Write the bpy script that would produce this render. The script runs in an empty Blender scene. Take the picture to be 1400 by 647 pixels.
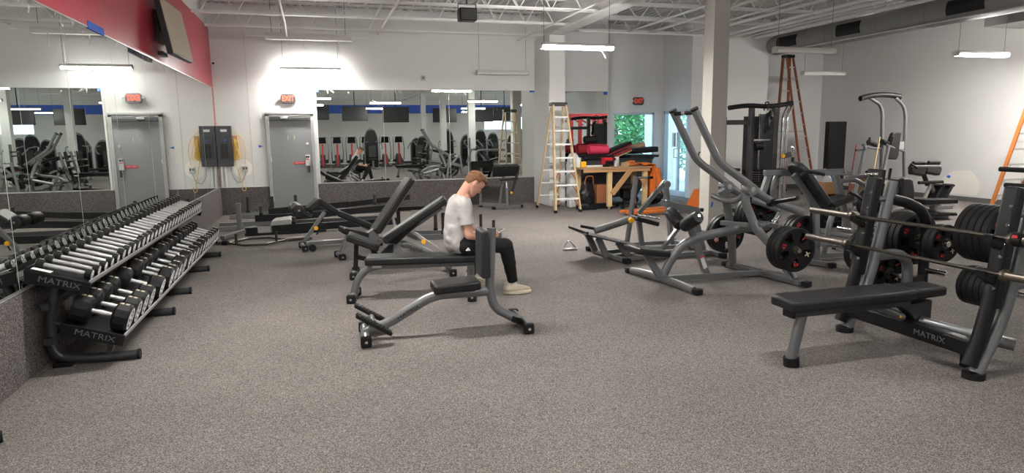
import bpy, bmesh, math, random
from mathutils import Vector, Matrix, noise
random.seed(7)
PI = math.pi
S = bpy.context.scene
COL = S.collection
sin, cos = math.sin, math.cos
def V(*a): return Vector(a)
X, Y, Z = V(1,0,0), V(0,1,0), V(0,0,1)

# ------------------------------------------------------------------ materials
def srgb(h):
    h = h.lstrip('#'); o = []
    for i in (0,2,4):
        c = int(h[i:i+2],16)/255
        o.append(c/12.92 if c <= .04045 else ((c+.055)/1.055)**2.4)
    return tuple(o)
def mat(name, col, rough=.5, metal=0., var=0., vscale=8., bump=0., bscale=60., spec=.5, coat=0., emit=None, estr=0., alpha=1., trans=0., ior=1.45):
    m = bpy.data.materials.new(name); m.use_nodes = True
    nt = m.node_tree; b = nt.nodes['Principled BSDF']
    if isinstance(col, str): col = srgb(col)
    b.inputs['Base Color'].default_value = (*col,1)
    b.inputs['Roughness'].default_value = rough
    b.inputs['Metallic'].default_value = metal
    b.inputs['Specular IOR Level'].default_value = spec
    b.inputs['Coat Weight'].default_value = coat
    b.inputs['Transmission Weight'].default_value = trans
    b.inputs['IOR'].default_value = ior
    if emit:
        b.inputs['Emission Color'].default_value = (*(srgb(emit) if isinstance(emit,str) else emit),1)
        b.inputs['Emission Strength'].default_value = estr
    L = nt.links.new
    if var or bump:
        tc = nt.nodes.new('ShaderNodeTexCoord')
    if var:
        n = nt.nodes.new('ShaderNodeTexNoise'); n.inputs['Scale'].default_value = vscale; n.inputs['Detail'].default_value = 5
        L(tc.outputs['Object'], n.inputs['Vector'])
        mx = nt.nodes.new('ShaderNodeMix'); mx.data_type = 'RGBA'
        mx.inputs[6].default_value = (*[max(0,c*(1-var)) for c in col],1)
        mx.inputs[7].default_value = (*[min(1,c*(1+var)) for c in col],1)
        L(n.outputs['Fac'], mx.inputs[0]); L(mx.outputs[2], b.inputs['Base Color'])
    if bump:
        n2 = nt.nodes.new('ShaderNodeTexNoise'); n2.inputs['Scale'].default_value = bscale; n2.inputs['Detail'].default_value = 4
        L(tc.outputs['Object'], n2.inputs['Vector'])
        bp = nt.nodes.new('ShaderNodeBump'); bp.inputs['Strength'].default_value = bump; bp.inputs['Distance'].default_value = .01
        L(n2.outputs['Fac'], bp.inputs['Height']); L(bp.outputs['Normal'], b.inputs['Normal'])
    return m
def ramp(nt, stops, interp='LINEAR'):
    r = nt.nodes.new('ShaderNodeValToRGB'); cr = r.color_ramp; cr.interpolation = interp
    while len(cr.elements) < len(stops): cr.elements.new(.5)
    for e,(p,c) in zip(cr.elements, stops):
        e.position = p; e.color = (*c,1)
    return r
def speckle(name, base, light, dark, brown, scale, amt=.5):
    """rubber-flake carpet: base with light, dark and brown flecks"""
    m = mat(name, base, .92, spec=.25); nt = m.node_tree; L = nt.links.new; b = nt.nodes['Principled BSDF']
    tc = nt.nodes.new('ShaderNodeTexCoord')
    v = nt.nodes.new('ShaderNodeTexVoronoi'); v.inputs['Scale'].default_value = scale
    L(tc.outputs['Object'], v.inputs['Vector'])
    sx = nt.nodes.new('ShaderNodeSeparateColor'); L(v.outputs['Color'], sx.inputs[0])
    r = ramp(nt, [(0,dark),(.24,dark),(.34,base),(.62,base),(.72,brown),(.82,light),(1,light)])
    L(sx.outputs[0], r.inputs[0])
    n = nt.nodes.new('ShaderNodeTexNoise'); n.inputs['Scale'].default_value = 1.1; n.inputs['Detail'].default_value = 6
    L(tc.outputs['Object'], n.inputs['Vector'])
    r2 = ramp(nt, [(.3,(.86,.86,.86)),(.7,(1.06,1.06,1.06))]); L(n.outputs['Fac'], r2.inputs[0])
    mx = nt.nodes.new('ShaderNodeMix'); mx.data_type='RGBA'; mx.blend_type='MULTIPLY'; mx.inputs[0].default_value = 1
    L(r.outputs[0], mx.inputs[6]); L(r2.outputs[0], mx.inputs[7]); L(mx.outputs[2], b.inputs['Base Color'])
    bp = nt.nodes.new('ShaderNodeBump'); bp.inputs['Strength'].default_value=.25; bp.inputs['Distance'].default_value=.004
    L(sx.outputs[1], bp.inputs['Height']); L(bp.outputs['Normal'], b.inputs['Normal'])
    return m
M = {}
M['grey']   = mat('iron_grey_paint', (.185,.191,.198), .36, .45, var=.06, vscale=3, coat=.25)
M['greydk'] = mat('dark_grey_paint', (.06,.062,.065), .36, .5, var=.08, vscale=3, coat=.2)
M['black']  = mat('black_paint', (.008,.008,.009), .4, 0, spec=.35, var=.15, vscale=6)
M['pad']    = mat('black_vinyl', (.014,.014,.015), .42, 0, spec=.4, var=.12, vscale=5, bump=.08, bscale=260)
M['padgrey']= mat('charcoal_vinyl', (.026,.027,.029), .46, 0, spec=.4, var=.1, vscale=5, bump=.08, bscale=260)
M['rubber'] = mat('black_rubber', (.011,.011,.012), .7, 0, spec=.3, var=.2, vscale=20, bump=.15, bscale=120)
M['plate']  = mat('black_urethane', (.010,.010,.011), .5, 0, spec=.3, var=.15, vscale=9)
M['chrome'] = mat('chrome', (.72,.72,.73), .18, 1, var=.05, vscale=30)
M['knurl']  = mat('knurled_steel', (.60,.585,.60), .36, .7, var=.08, vscale=90, bump=.3, bscale=500)
M['barsteel']= mat('dark_bar_steel', (.11,.098,.082), .33, .95, var=.18, vscale=25)
M['sleeve'] = mat('worn_bar_sleeve', (.17,.148,.12), .36, .95, var=.2, vscale=25)
M['red']    = mat('red_print', (.62,.04,.05), .5)
M['white']  = mat('white_print', (.7,.7,.72), .55)
M['gold']   = mat('tan_print', (.55,.48,.36), .55)
M['darkprint'] = mat('dark_print', (.035,.036,.038), .5)
M['greyprint'] = mat('grey_print', (.13,.13,.135), .5)
M['strip'] = mat('pale_tan_strip', (.60,.52,.43), .6)
M['yellow'] = mat('yellow_knob', (.85,.42,.02), .4)
M['alu']    = mat('bare_aluminium', (.62,.62,.61), .35, .85, var=.06, vscale=20)
M['fglass'] = mat('tan_fiberglass', (.56,.42,.25), .45, var=.1, vscale=12)
M['fgor']   = mat('orange_fiberglass', (.29,.095,.045), .45, var=.12, vscale=12)
M['fgor2']  = mat('bright_orange_fiberglass', (.55,.19,.05), .45, var=.12, vscale=12)
M['wall']   = mat('light_grey_wall_paint', (.70,.695,.685), .75, var=.03, vscale=1.3, bump=.05, bscale=90)
M['wallwhite']= mat('white_wall_paint', (.68,.68,.66), .75, var=.03, vscale=1.5)
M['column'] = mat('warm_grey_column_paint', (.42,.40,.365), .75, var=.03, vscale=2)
M['redwall']= mat('red_wall_paint', (.46,.035,.065), .3, var=.05, vscale=1.2, bump=.04, bscale=80)
M['bluewall']= mat('blue_wall_paint', (.055,.14,.60), .6)
M['steel']  = mat('ceiling_steel_paint', (.76,.755,.745), .55, .1, var=.08, vscale=4)
M['deck']   = mat('ceiling_deck', (.56,.56,.555), .6, .15, var=.1, vscale=3)
M['duct']   = mat('painted_duct', (.27,.268,.262), .55, .1, var=.08, vscale=2)
M['doorgrey']= mat('grey_door_paint', (.225,.232,.24), .45, 0, var=.05, vscale=2, bump=.03, bscale=40)
M['doorframe']= mat('door_frame_paint', (.36,.36,.355), .45, var=.06, vscale=5)
M['putty']  = mat('raw_plaster_patch', (.84,.81,.76), .85, var=.04, vscale=6)
M['lamp']   = mat('lit_lamp_lens', (.9,.9,.9), .4, emit=(1,.97,.92), estr=150)
M['lampdim'] = mat('soft_lit_lamp_lens', (.9,.9,.9), .4, emit=(1,.97,.92), estr=120)
M['lampstrong'] = mat('strong_lamp_lens', (.9,.9,.9), .4, emit=(1,.97,.92), estr=250)
M['lamprear'] = mat('rear_lamp_lens', (.9,.9,.9), .4, emit=(1,.97,.92), estr=70)
M['lamplow'] = mat('weak_lamp_lens', (.9,.9,.9), .4, emit=(1,.97,.92), estr=40)
M['unlit']  = mat('unlit_lamp_lens', (.74,.74,.72), .45)
M['fixture']= mat('white_fixture', (.62,.61,.59), .45, var=.04, vscale=6)
M['exitred']= mat('lit_exit_letters', (.9,.1,.05), .4, emit=(1,.045,.03), estr=1.1)
M['exitoff']= mat('dim_exit_letters', (.45,.05,.04), .4, emit=(1,.09,.04), estr=.25)
M['tape']   = mat('blue_masking_tape', (.03,.11,.48), .7)
M['tape2']  = mat('pink_edge_film', (.62,.25,.24), .5, var=.3, vscale=30)
M['panelbox']= mat('dark_grey_enamel', (.065,.066,.068), .42, .3, var=.08, vscale=5)
M['cord']   = mat('yellow_cord', (.72,.5,.12), .5)
M['wire']   = mat('grey_wire', (.16,.16,.16), .5)
M['plywood']= mat('plywood', (.42,.27,.15), .65, var=.25, vscale=9)
M['pine']   = mat('pine_lumber', (.66,.48,.25), .6, var=.18, vscale=7)
M['pine2']  = mat('orange_pine', (.5,.28,.13), .6, var=.18, vscale=7)
M['cardboard']= mat('cardboard', (.45,.31,.19), .8, var=.1, vscale=6)
M['beige']  = mat('beige_card_back', (.54,.45,.33), .7, var=.06, vscale=3)
M['orange'] = mat('orange_cloth', (.68,.16,.02), .8, var=.15, vscale=9, bump=.4, bscale=14)
M['orpaint']= mat('orange_paint', (.62,.16,.03), .45, .1, var=.15, vscale=8)
M['brown']  = mat('brown_card', (.30,.11,.045), .7, var=.12, vscale=6)
M['redplast']= mat('red_plastic', (.60,.02,.03), .4)
M['matred'] = mat('red_mat', (.30,.02,.03), .6, var=.15, vscale=8)
M['matpink']= mat('bright_red_mat', (.72,.05,.12), .55, var=.12, vscale=8)
M['mattan'] = mat('tan_mat', (.42,.26,.15), .7, var=.12, vscale=8)
M['bin']    = mat('dark_bin_plastic', (.045,.05,.06), .5, var=.15, vscale=5)
M['film']   = mat('crumpled_clear_film', (.66,.68,.7), .22, var=.15, vscale=9, bump=.8, bscale=16)
M['rigred'] = mat('red_rig_paint', (.45,.02,.03), .35, .2, var=.08, vscale=4)
M['screen'] = mat('dark_screen', (.014,.015,.017), .4, var=.1, vscale=2)
M['paper']  = mat('white_paper', (.75,.75,.74), .7)
M['skin']   = mat('skin', (.60,.31,.22), .55, var=.12, vscale=9, bump=.05, bscale=180)
M['hair']   = mat('reddish_brown_hair', (.17,.075,.032), .6, var=.45, vscale=55, bump=.9, bscale=90)
M['shirt']  = mat('light_grey_jersey', (.45,.43,.415), .85, var=.05, vscale=5, bump=.55, bscale=9)
M['trouser']= mat('black_joggers', (.009,.009,.010), .95, var=.2, vscale=6, bump=.45, bscale=12)
M['shoe']   = mat('cream_knit', (.66,.58,.46), .75, var=.08, vscale=14, bump=.2, bscale=120)
M['sole']   = mat('cream_sole', (.70,.63,.50), .6)
M['sock']   = mat('white_sock', (.72,.71,.69), .85)
def glass_mat():
    m=bpy.data.materials.new('clear_glass'); m.use_nodes=True; nt=m.node_tree; L=nt.links.new; nt.nodes.remove(nt.nodes['Principled BSDF'])
    a=nt.nodes.new('ShaderNodeBsdfTransparent'); a.inputs[0].default_value=(.93,.97,.97,1); g=nt.nodes.new('ShaderNodeBsdfGlossy'); g.inputs['Roughness'].default_value=.02
    x=nt.nodes.new('ShaderNodeMixShader'); x.inputs[0].default_value=.07; L(a.outputs[0],x.inputs[1]); L(g.outputs[0],x.inputs[2]); L(x.outputs[0],nt.nodes['Material Output'].inputs[0]); return m
M['glass']=glass_mat()
M['leaf']   = mat('green_leaves', (.08,.30,.10), .55, var=.5, vscale=2.5)
M['bark']   = mat('bark', (.14,.10,.07), .85, var=.3, vscale=8)
M['ground'] = mat('pale_concrete', (.5,.5,.48), .85, var=.08, vscale=2)
M['osb']    = mat('weathered_board', (.52,.50,.42), .8, var=.14, vscale=5)
M['carpet'] = speckle('flecked_rubber_floor', (.17,.153,.142), (.31,.288,.272), (.085,.075,.07), (.19,.16,.138), 230)
M['wains']  = speckle('flecked_carpet_base', (.115,.103,.1), (.25,.226,.22), (.04,.036,.036), (.125,.102,.092), 200)
def mirror_mat():
    m = bpy.data.materials.new('silvered_mirror'); m.use_nodes = True
    nt = m.node_tree; L = nt.links.new; b = nt.nodes['Principled BSDF']
    b.inputs['Base Color'].default_value = (.80,.84,.81,1); b.inputs['Metallic'].default_value = 1; b.inputs['Roughness'].default_value = 0
    tc = nt.nodes.new('ShaderNodeTexCoord')
    n = nt.nodes.new('ShaderNodeTexNoise'); n.inputs['Scale'].default_value = 5; n.inputs['Detail'].default_value = 12; n.inputs['Roughness'].default_value=.75
    L(tc.outputs['Object'], n.inputs['Vector'])
    r = ramp(nt, [(.0,(0,0,0)),(.63,(0,0,0)),(.72,(.22,.22,.22)),(1,(.3,.3,.3))]); L(n.outputs['Fac'], r.inputs[0])
    L(r.outputs[0], b.inputs['Roughness'])
    # dried paint and adhesive smears
    n2 = nt.nodes.new('ShaderNodeTexNoise'); n2.inputs['Scale'].default_value = 3.2; n2.inputs['Detail'].default_value = 14; n2.inputs['Roughness'].default_value=.82; n2.inputs['Distortion'].default_value=.6
    mp = nt.nodes.new('ShaderNodeMapping'); mp.inputs['Scale'].default_value=(1,1,.55); L(tc.outputs['Object'],mp.inputs['Vector']); L(mp.outputs[0],n2.inputs['Vector'])
    r2 = ramp(nt, [(0,(0,0,0)),(.655,(0,0,0)),(.69,(.75,.75,.75)),(1,(.9,.9,.9))]); sp = nt.nodes.new('ShaderNodeSeparateXYZ'); L(tc.outputs['Object'],sp.inputs[0])
    mr = nt.nodes.new('ShaderNodeMapRange'); mr.inputs[1].default_value=1.35; mr.inputs[2].default_value=2.0; mr.inputs[3].default_value=0; mr.inputs[4].default_value=.09; L(sp.outputs[2],mr.inputs[0])
    ad = nt.nodes.new('ShaderNodeMath'); ad.operation='ADD'; L(n2.outputs['Fac'],ad.inputs[0]); L(mr.outputs[0],ad.inputs[1]); L(ad.outputs[0], r2.inputs[0])
    d = nt.nodes.new('ShaderNodeBsdfDiffuse'); d.inputs[0].default_value=(.7,.72,.72,1); mx = nt.nodes.new('ShaderNodeMixShader')
    L(r2.outputs[0],mx.inputs[0]); L(b.outputs[0],mx.inputs[1]); L(d.outputs[0],mx.inputs[2]); L(mx.outputs[0],nt.nodes['Material Output'].inputs[0])
    return m
M['mirror'] = mirror_mat()

# ------------------------------------------------------------------ mesh builder
def frame_of(d):
    d = d.normalized(); a = Z if abs(d.z) < .95 else Y
    x = a.cross(d).normalized(); y = d.cross(x)
    return x, y
class MB:
    """collects verts/faces; off is subtracted (world -> root-local)"""
    def __init__(s, off=None, mtx=None):
        s.v=[]; s.f=[]; s.off = Vector(off) if off is not None else V(0,0,0); s.m = mtx
    def add(s, vs, fs):
        b=len(s.v)
        for p in vs:
            p = Vector(p)
            if s.m is not None: p = s.m @ p
            s.v.append(p - s.off)
        s.f += [tuple(b+i for i in f) for f in fs]
        return s
    def box(s, c, size, rz=0, mtx=None):
        c = Vector(c); hx,hy,hz = [a/2 for a in size]
        R = mtx if mtx is not None else Matrix.Rotation(rz,3,'Z')
        vs = [c + R @ V(a*hx,b_*hy,d*hz) for a in(-1,1) for b_ in(-1,1) for d in(-1,1)]
        return s.add(vs, [(0,1,3,2),(4,6,7,5),(0,4,5,1),(2,3,7,6),(0,2,6,4),(1,5,7,3)])
    def b2(s, a, b):
        a=Vector(a); b=Vector(b); return s.box((a+b)/2, [abs(q) for q in (b-a)])
    def bar(s, p0, p1, w, h, up=None):
        """rectangular beam from p0 to p1; w across (horizontal), h along 'up'"""
        p0=Vector(p0); p1=Vector(p1); d=(p1-p0).normalized()
        u = Vector(up) if up is not None else (Z if abs(d.z)<.98 else X)
        x = d.cross(u).normalized(); u = x.cross(d)
        vs=[]
        for p in (p0,p1):
            for a,b_ in((-1,-1),(1,-1),(1,1),(-1,1)): vs.append(p + x*(a*w/2) + u*(b_*h/2))
        return s.add(vs, [(3,2,1,0),(4,5,6,7),(0,1,5,4),(1,2,6,5),(2,3,7,6),(3,0,4,7)])
    def tube(s, pts, r, n=12, bend=0, cap=True, r2=None, side=None, radii=None):
        """round (or oval: r across 'side', r2 other) tube along a polyline, corners filleted by bend"""
        P=[Vector(p) for p in pts]
        if bend and len(P)>2:
            Q=[P[0]]
            for i in range(1,len(P)-1):
                a,b_,c=P[i-1],P[i],P[i+1]; d1=(a-b_); d2=(c-b_)
                k=min(bend, d1.length*.48, d2.length*.48); A=b_+d1.normalized()*k; C_=b_+d2.normalized()*k
                for t in range(7):
                    t/=6; Q.append(A*(1-t)**2 + b_*2*t*(1-t) + C_*t*t)
            Q.append(P[-1]); P=Q
        rings=[]; prev=None; vs=[]
        for i,p in enumerate(P):
            if i==0: d=P[1]-P[0]
            elif i==len(P)-1: d=P[-1]-P[-2]
            else: d=(P[i+1]-p).normalized()+(p-P[i-1]).normalized()
            d=d.normalized()
            if side is not None and prev is None: x=Vector(side); x=(x-d*x.dot(d)).normalized()
            elif prev is None: x,_=frame_of(d)
            else: x=(prev-d*prev.dot(d)).normalized()
            y=d.cross(x); prev=x
            rr = radii[i] if radii else r
            ry = r2 if r2 is not None else rr
            for k in range(n):
                t=2*PI*k/n; vs.append(p + x*(rr*cos(t)) + y*(ry*sin(t)))
        fs=[]; m=len(P)
        for i in range(m-1):
            for k in range(n):
                a=i*n+k; b_=i*n+(k+1)%n; fs.append((a,b_,b_+n,a+n))
        if cap: fs.append(tuple(reversed(range(n)))); fs.append(tuple((m-1)*n+k for k in range(n)))
        return s.add(vs,fs)
    def rod(s,p0,p1,r,n=12,r1=None):
        return s.tube([p0,p1],r,n,radii=[r,r1 if r1 is not None else r])
    def lathe(s, o, d, prof, n=28, x=None):
        """profile of (distance along d, radius); closed if first==last"""
        o=Vector(o); d=Vector(d).normalized()
        if x is None: x,y=frame_of(d)
        else: x=Vector(x); y=d.cross(x)
        vs=[]; fs=[]; m=len(prof)
        for (h,r) in prof:
            for k in range(n):
                t=2*PI*k/n; vs.append(o+d*h+x*(r*cos(t))+y*(r*sin(t)))
        for i in range(m-1):
            for k in range(n):
                a=i*n+k; b_=i*n+(k+1)%n; fs.append((a,b_,b_+n,a+n))
        if prof[0]!=prof[-1]:
            if prof[0][1]>1e-6: fs.append(tuple(reversed(range(n))))
            if prof[-1][1]>1e-6: fs.append(tuple((m-1)*n+k for k in range(n)))
        return s.add(vs,fs)
    def prism(s, poly, o, ex, ey, depth):
        """2-D polygon in plane (o,ex,ey) extruded symmetrically by depth along ex x ey"""
        o=Vector(o); ex=Vector(ex); ey=Vector(ey); n=ex.cross(ey).normalized(); k=len(poly)
        vs=[o+ex*a+ey*b_-n*(depth/2) for a,b_ in poly]+[o+ex*a+ey*b_+n*(depth/2) for a,b_ in poly]
        fs=[tuple(reversed(range(k))), tuple(range(k,2*k))]+[(i,(i+1)%k,(i+1)%k+k,i+k) for i in range(k)]
        return s.add(vs,fs)
    def sphere(s,c,r,n=16,m=10,scale=(1,1,1),R=None):
        c=Vector(c); vs=[]; fs=[]
        for i in range(m+1):
            t=PI*i/m
            for k in range(n):
                p=2*PI*k/n; q=V(r*sin(t)*cos(p)*scale[0], r*sin(t)*sin(p)*scale[1], r*cos(t)*scale[2])
                if R is not None: q=R@q
                vs.append(c+q)
        for i in range(m):
            for k in range(n):
                a=i*n+k; b_=i*n+(k+1)%n; fs.append((a,a+n,b_+n,b_))
        return s.add(vs,fs)
    def build(s, name, m, parent=None, bevel=0., seg=2, sharp=38, flat=False):
        me=bpy.data.meshes.new(name); me.from_pydata([tuple(p) for p in s.v],[],s.f)
        bm=bmesh.new(); bm.from_mesh(me)
        bmesh.ops.remove_doubles(bm, verts=bm.verts, dist=1e-6)
        bmesh.ops.recalc_face_normals(bm, faces=bm.faces); bm.to_mesh(me); bm.free()
        me.materials.append(M[m] if isinstance(m,str) else m)
        if not flat:
            me.polygons.foreach_set('use_smooth',[True]*len(me.polygons)); me.set_sharp_from_angle(angle=math.radians(sharp))
        o=bpy.data.objects.new(name,me); COL.objects.link(o)
        if parent is not None: o.parent=parent
        if bevel:
            md=o.modifiers.new('soft','BEVEL'); md.width=bevel; md.segments=seg; md.limit_method='ANGLE'; md.angle_limit=math.radians(35)
        return o
def tag(o,label,cat=None,group=None,kind=None):
    o['label']=label
    if cat: o['category']=cat
    if group: o['group']=group
    if kind: o['kind']=kind
    return o
def thing(name,label,cat,loc=(0,0,0),rz=0,group=None):
    o=bpy.data.objects.new(name,None); COL.objects.link(o); o.location=loc; o.rotation_euler=(0,0,rz)
    o.empty_display_size=.1
    return tag(o,label,cat,group)
def struct(name,mb,m,parent=None,label=None,**k):
    o=mb.build(name,m,parent,**k)
    if parent is None: o['kind']='structure'
    if label: o['label']=label
    return o
def W(root): return MB(off=root.location)
def lettering(s, size, pos, xd, yd, m, parent, name='lettering', ext=.0012, align='CENTER', squash=1., world=False, bold=0.):
    """raised letters; pos/xd/yd in the parent's space"""
    c=bpy.data.curves.new(name,'FONT'); c.body=s; c.size=size; c.extrude=ext; c.align_x=align; c.align_y='CENTER'; c.resolution_u=2; c.offset=bold
    tmp=bpy.data.objects.new(name,c); me=bpy.data.meshes.new_from_object(tmp); bpy.data.objects.remove(tmp); bpy.data.curves.remove(c)
    me.materials.clear(); me.materials.append(M[m]); o=bpy.data.objects.new(name,me); COL.objects.link(o)
    xd=Vector(xd).normalized(); yd=Vector(yd); yd=(yd-xd*yd.dot(xd)).normalized(); zd=xd.cross(yd)
    mm=Matrix((( xd.x*squash,yd.x,zd.x,pos[0]),(xd.y*squash,yd.y,zd.y,pos[1]),(xd.z*squash,yd.z,zd.z,pos[2]),(0,0,0,1)))
    base=V(0,0,0)
    if world:
        q=parent
        while q is not None: base+=q.location; q=q.parent
    mm.translation-=base
    o.parent=parent; o.matrix_local=mm
    return o
def dup(root, loc, label, rz=None):
    r=root.copy(); COL.objects.link(r); r.location=loc; r['label']=label
    if rz is not None: r.rotation_euler=(0,0,rz)
    for ch in list(root.children):
        c=ch.copy(); COL.objects.link(c); c.parent=r
        for g in list(ch.children):
            d=g.copy(); COL.objects.link(d); d.parent=c
    return r
ORD=['first','second','third','fourth','fifth','sixth','seventh','eighth','ninth','tenth','eleventh','twelfth','thirteenth','fourteenth','fifteenth','sixteenth','seventeenth','eighteenth','nineteenth','twentieth','twenty-first','twenty-second','twenty-third','twenty-fourth','twenty-fifth','twenty-sixth','twenty-seventh','twenty-eighth','twenty-ninth','thirtieth']

# ------------------------------------------------------------------ camera, output look
f_px, yaw, pitch, roll = 904.755, .284443, .15238, -.0130669
fw=V(sin(yaw)*cos(pitch), cos(yaw)*cos(pitch), -sin(pitch)); rt=V(cos(yaw),-sin(yaw),0); up=rt.cross(fw)
r2=rt*cos(roll)+up*sin(roll); u2=-rt*sin(roll)+up*cos(roll)
cd=bpy.data.cameras.new('camera'); cam=bpy.data.objects.new('camera',cd); COL.objects.link(cam)
cd.sensor_width=36; cd.lens=f_px/1400*36; cd.clip_end=200; cd.clip_start=.05
cam.matrix_world=Matrix(((r2.x,u2.x,-fw.x,0),(r2.y,u2.y,-fw.y,0),(r2.z,u2.z,-fw.z,1.6),(0,0,0,1)))
S.camera=cam
S.view_settings.view_transform='Standard'; S.view_settings.look='None'; S.view_settings.exposure=.69; S.view_settings.gamma=1
S.view_settings.use_curve_mapping=False
S.cycles.use_denoising=True; S.cycles.max_bounces=10; S.cycles.glossy_bounces=6; S.cycles.sample_clamp_indirect=6; S.cycles.caustics_reflective=True; S.cycles.caustics_refractive=False
S.cycles.use_light_tree=True; S.cycles.blur_glossy=.6
# ------------------------------------------------------------------ the room
XL, XR, YB, YR, ZT = -1.967, 13.85, 15.05, -11.0, 4.45
struct('floor', MB().b2((XL-.2,YR-.2,-.12),(XR+.2,16.1,0)), 'carpet', label='grey flecked rubber floor')
struct('wall_left', MB().b2((XL-.2,YR-.2,0),(XL,YB+.2,ZT)), 'wall', label='left wall')
struct('wall_back', MB().b2((XL,YB,0),(6.87,YB+.2,ZT)), 'wall', label='back wall of the gym')
struct('wall_step', MB().b2((6.67,YB+.2,0),(6.87,16.0,ZT)), 'wall')
mb=MB().b2((6.87,15.8,0),(7.36,16,ZT)); mb.b2((8.54,15.8,0),(8.96,16,ZT)); mb.b2((7.36,15.8,2.13),(8.54,16,ZT))
struct('wall_window', mb, 'wall', label='alcove wall around the tall window')
mb=MB().b2((8.76,14.4,0),(8.88,14.55,ZT)); mb.b2((8.76,15.75,0),(8.88,15.8,ZT)); mb.b2((8.76,14.55,2.17),(8.88,15.75,ZT))
struct('wall_doorway', mb, 'wall', label='alcove side wall around the glass door')
struct('wall_bump', MB().b2((8.88,14.4,0),(10.9,14.55,ZT)), 'wall')
struct('wall_bump_side', MB().b2((10.75,14.55,0),(10.9,16.1,ZT)), 'wall')
struct('wall_far', MB().b2((10.9,15.9,0),(XR,16.1,ZT)), 'wall')
struct('wall_right', MB().b2((XR,YR-.2,0),(XR+.2,16.1,ZT)), 'wall', label='right wall')
mb=MB().b2((XL,YR-.2,0),(10.3,YR,ZT)); mb.b2((12.9,YR-.2,0),(XR,YR,ZT)); mb.b2((10.3,YR-.2,0),(12.9,YR,1.92)); mb.b2((10.3,YR-.2,2.78),(12.9,YR,ZT))
struct('wall_rear', mb, 'wallwhite', label='rear wall behind the camera')
struct('wall_left_band', MB().b2((XL,3.0,2.645),(XL+.012,YB,3.83)), 'redwall', label='red painted band high on the left wall')
struct('wall_rear_band', MB().b2((XL,YR,2.98),(XR,YR+.012,3.48)), 'bluewall', label='blue painted band on the rear wall')
# wainscot of flecked carpet
struct('baseboard_left', MB().b2((XL,2.0,0),(XL+.016,YB-.016,.585)), 'wains', label='flecked carpet wainscot on the left wall')
mb=MB().b2((XL,YB-.016,0),(-.985,YB,.575)); mb.b2((.012,YB-.016,0),(4.97,YB,.6))
struct('baseboard_back', mb, 'wains', label='flecked carpet wainscot on the back wall')
M['skirting']=mat('grey_skirting',(.12,.12,.118),.5)
struct('baseboard_bump', MB().b2((8.88,14.388,0),(10.9,14.4,.11)), 'skirting')
struct('baseboard_right', MB().b2((XR-.012,2,0),(XR,15.9,.11)), 'skirting')
struct('baseboard_far', MB().b2((10.9,15.888,0),(XR-.012,15.9,.11)), 'skirting')
# pilaster carrying the girder, with a white panel on its left flank
struct('column_pilaster', MB().b2((5.0,14.0,0),(5.36,15.05,3.74)), 'wall', label='painted pilaster against the back wall')
tag(MB().b2((4.99,14.02,.02),(5.0,15.03,2.58)).build('wall_panel','wallwhite'),'tall smooth off-white panel on the left flank of the pilaster','panel')
struct('ceiling_girder', MB().b2((5.02,-10.9,3.75),(5.34,15.0,3.79)).b2((5.15,-10.9,3.79),(5.21,15.0,4.3)).b2((5.02,-10.9,4.27),(5.34,15.0,4.31)), 'steel', label='long painted steel girder under the roof deck')
# square columns in a line
for i,(y,n) in enumerate(((9.35,'free-standing'),(2.98,''),(-3.3,''),(-9.6,''))):
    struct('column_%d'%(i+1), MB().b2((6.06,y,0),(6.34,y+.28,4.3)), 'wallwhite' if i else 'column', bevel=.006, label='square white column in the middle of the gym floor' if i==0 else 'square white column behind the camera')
tag(MB().box((6.12,9.347,.44),(.03,.004,.085),mtx=Matrix.Rotation(.25,3,'Y')).build('tape_strip','tape'),'small blue tape strip low on the square white column','tape')
# corrugated roof deck (ribs run along the room)
vs=[];fs=[];p=.152;x=XL-.2;prof=[]
while x<XR+.2:
    prof += [(x,4.36),(x+.045,4.36),(x+.065,4.322),(x+.13,4.322)]; x+=p
mb=MB()
for (a,z) in prof: vs += [(a,YR-.2,z),(a,16.1,z)]
for i in range(len(prof)-1): fs.append((2*i,2*i+2,2*i+3,2*i+1))
mb.add(vs,fs)
struct('ceiling', mb, 'deck', flat=True, label='ribbed metal roof deck')
# open-web joists
def joist(n,y,x0,x1,zb,zt,ph=0):
    mb=MB()
    for z in (zb,zt):
        for dy in (-.035,.035): mb.b2((x0,y+dy-.02,z-.004),(x1,y+dy+.02,z+.004)); mb.b2((x0,y+dy-.004*(1 if dy>0 else -1)-.004,min(z,z+(.04 if z==zb else -.04))),(x1,y+dy+.004,max(z,z+(.04 if z==zb else -.04))))
    x=x0+.15+ph; k=0
    while x+.3<x1-.1:
        a,b=(zb,zt) if k%2==0 else (zt,zb)
        mb.rod((x,y,a),(x+.3,y,b),.011,6); x+=.3; k+=1
    struct('ceiling_joist_%d'%n, mb, 'steel', label='open-web steel joist under the roof deck')
n=1; y=14.62
while y>-10.8:
    joist(n,y,XL,5.14,3.80,4.31); n+=1
    joist(n,y,5.22,XR,3.95,4.31,.1); n+=1
    y-=1.5
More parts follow.
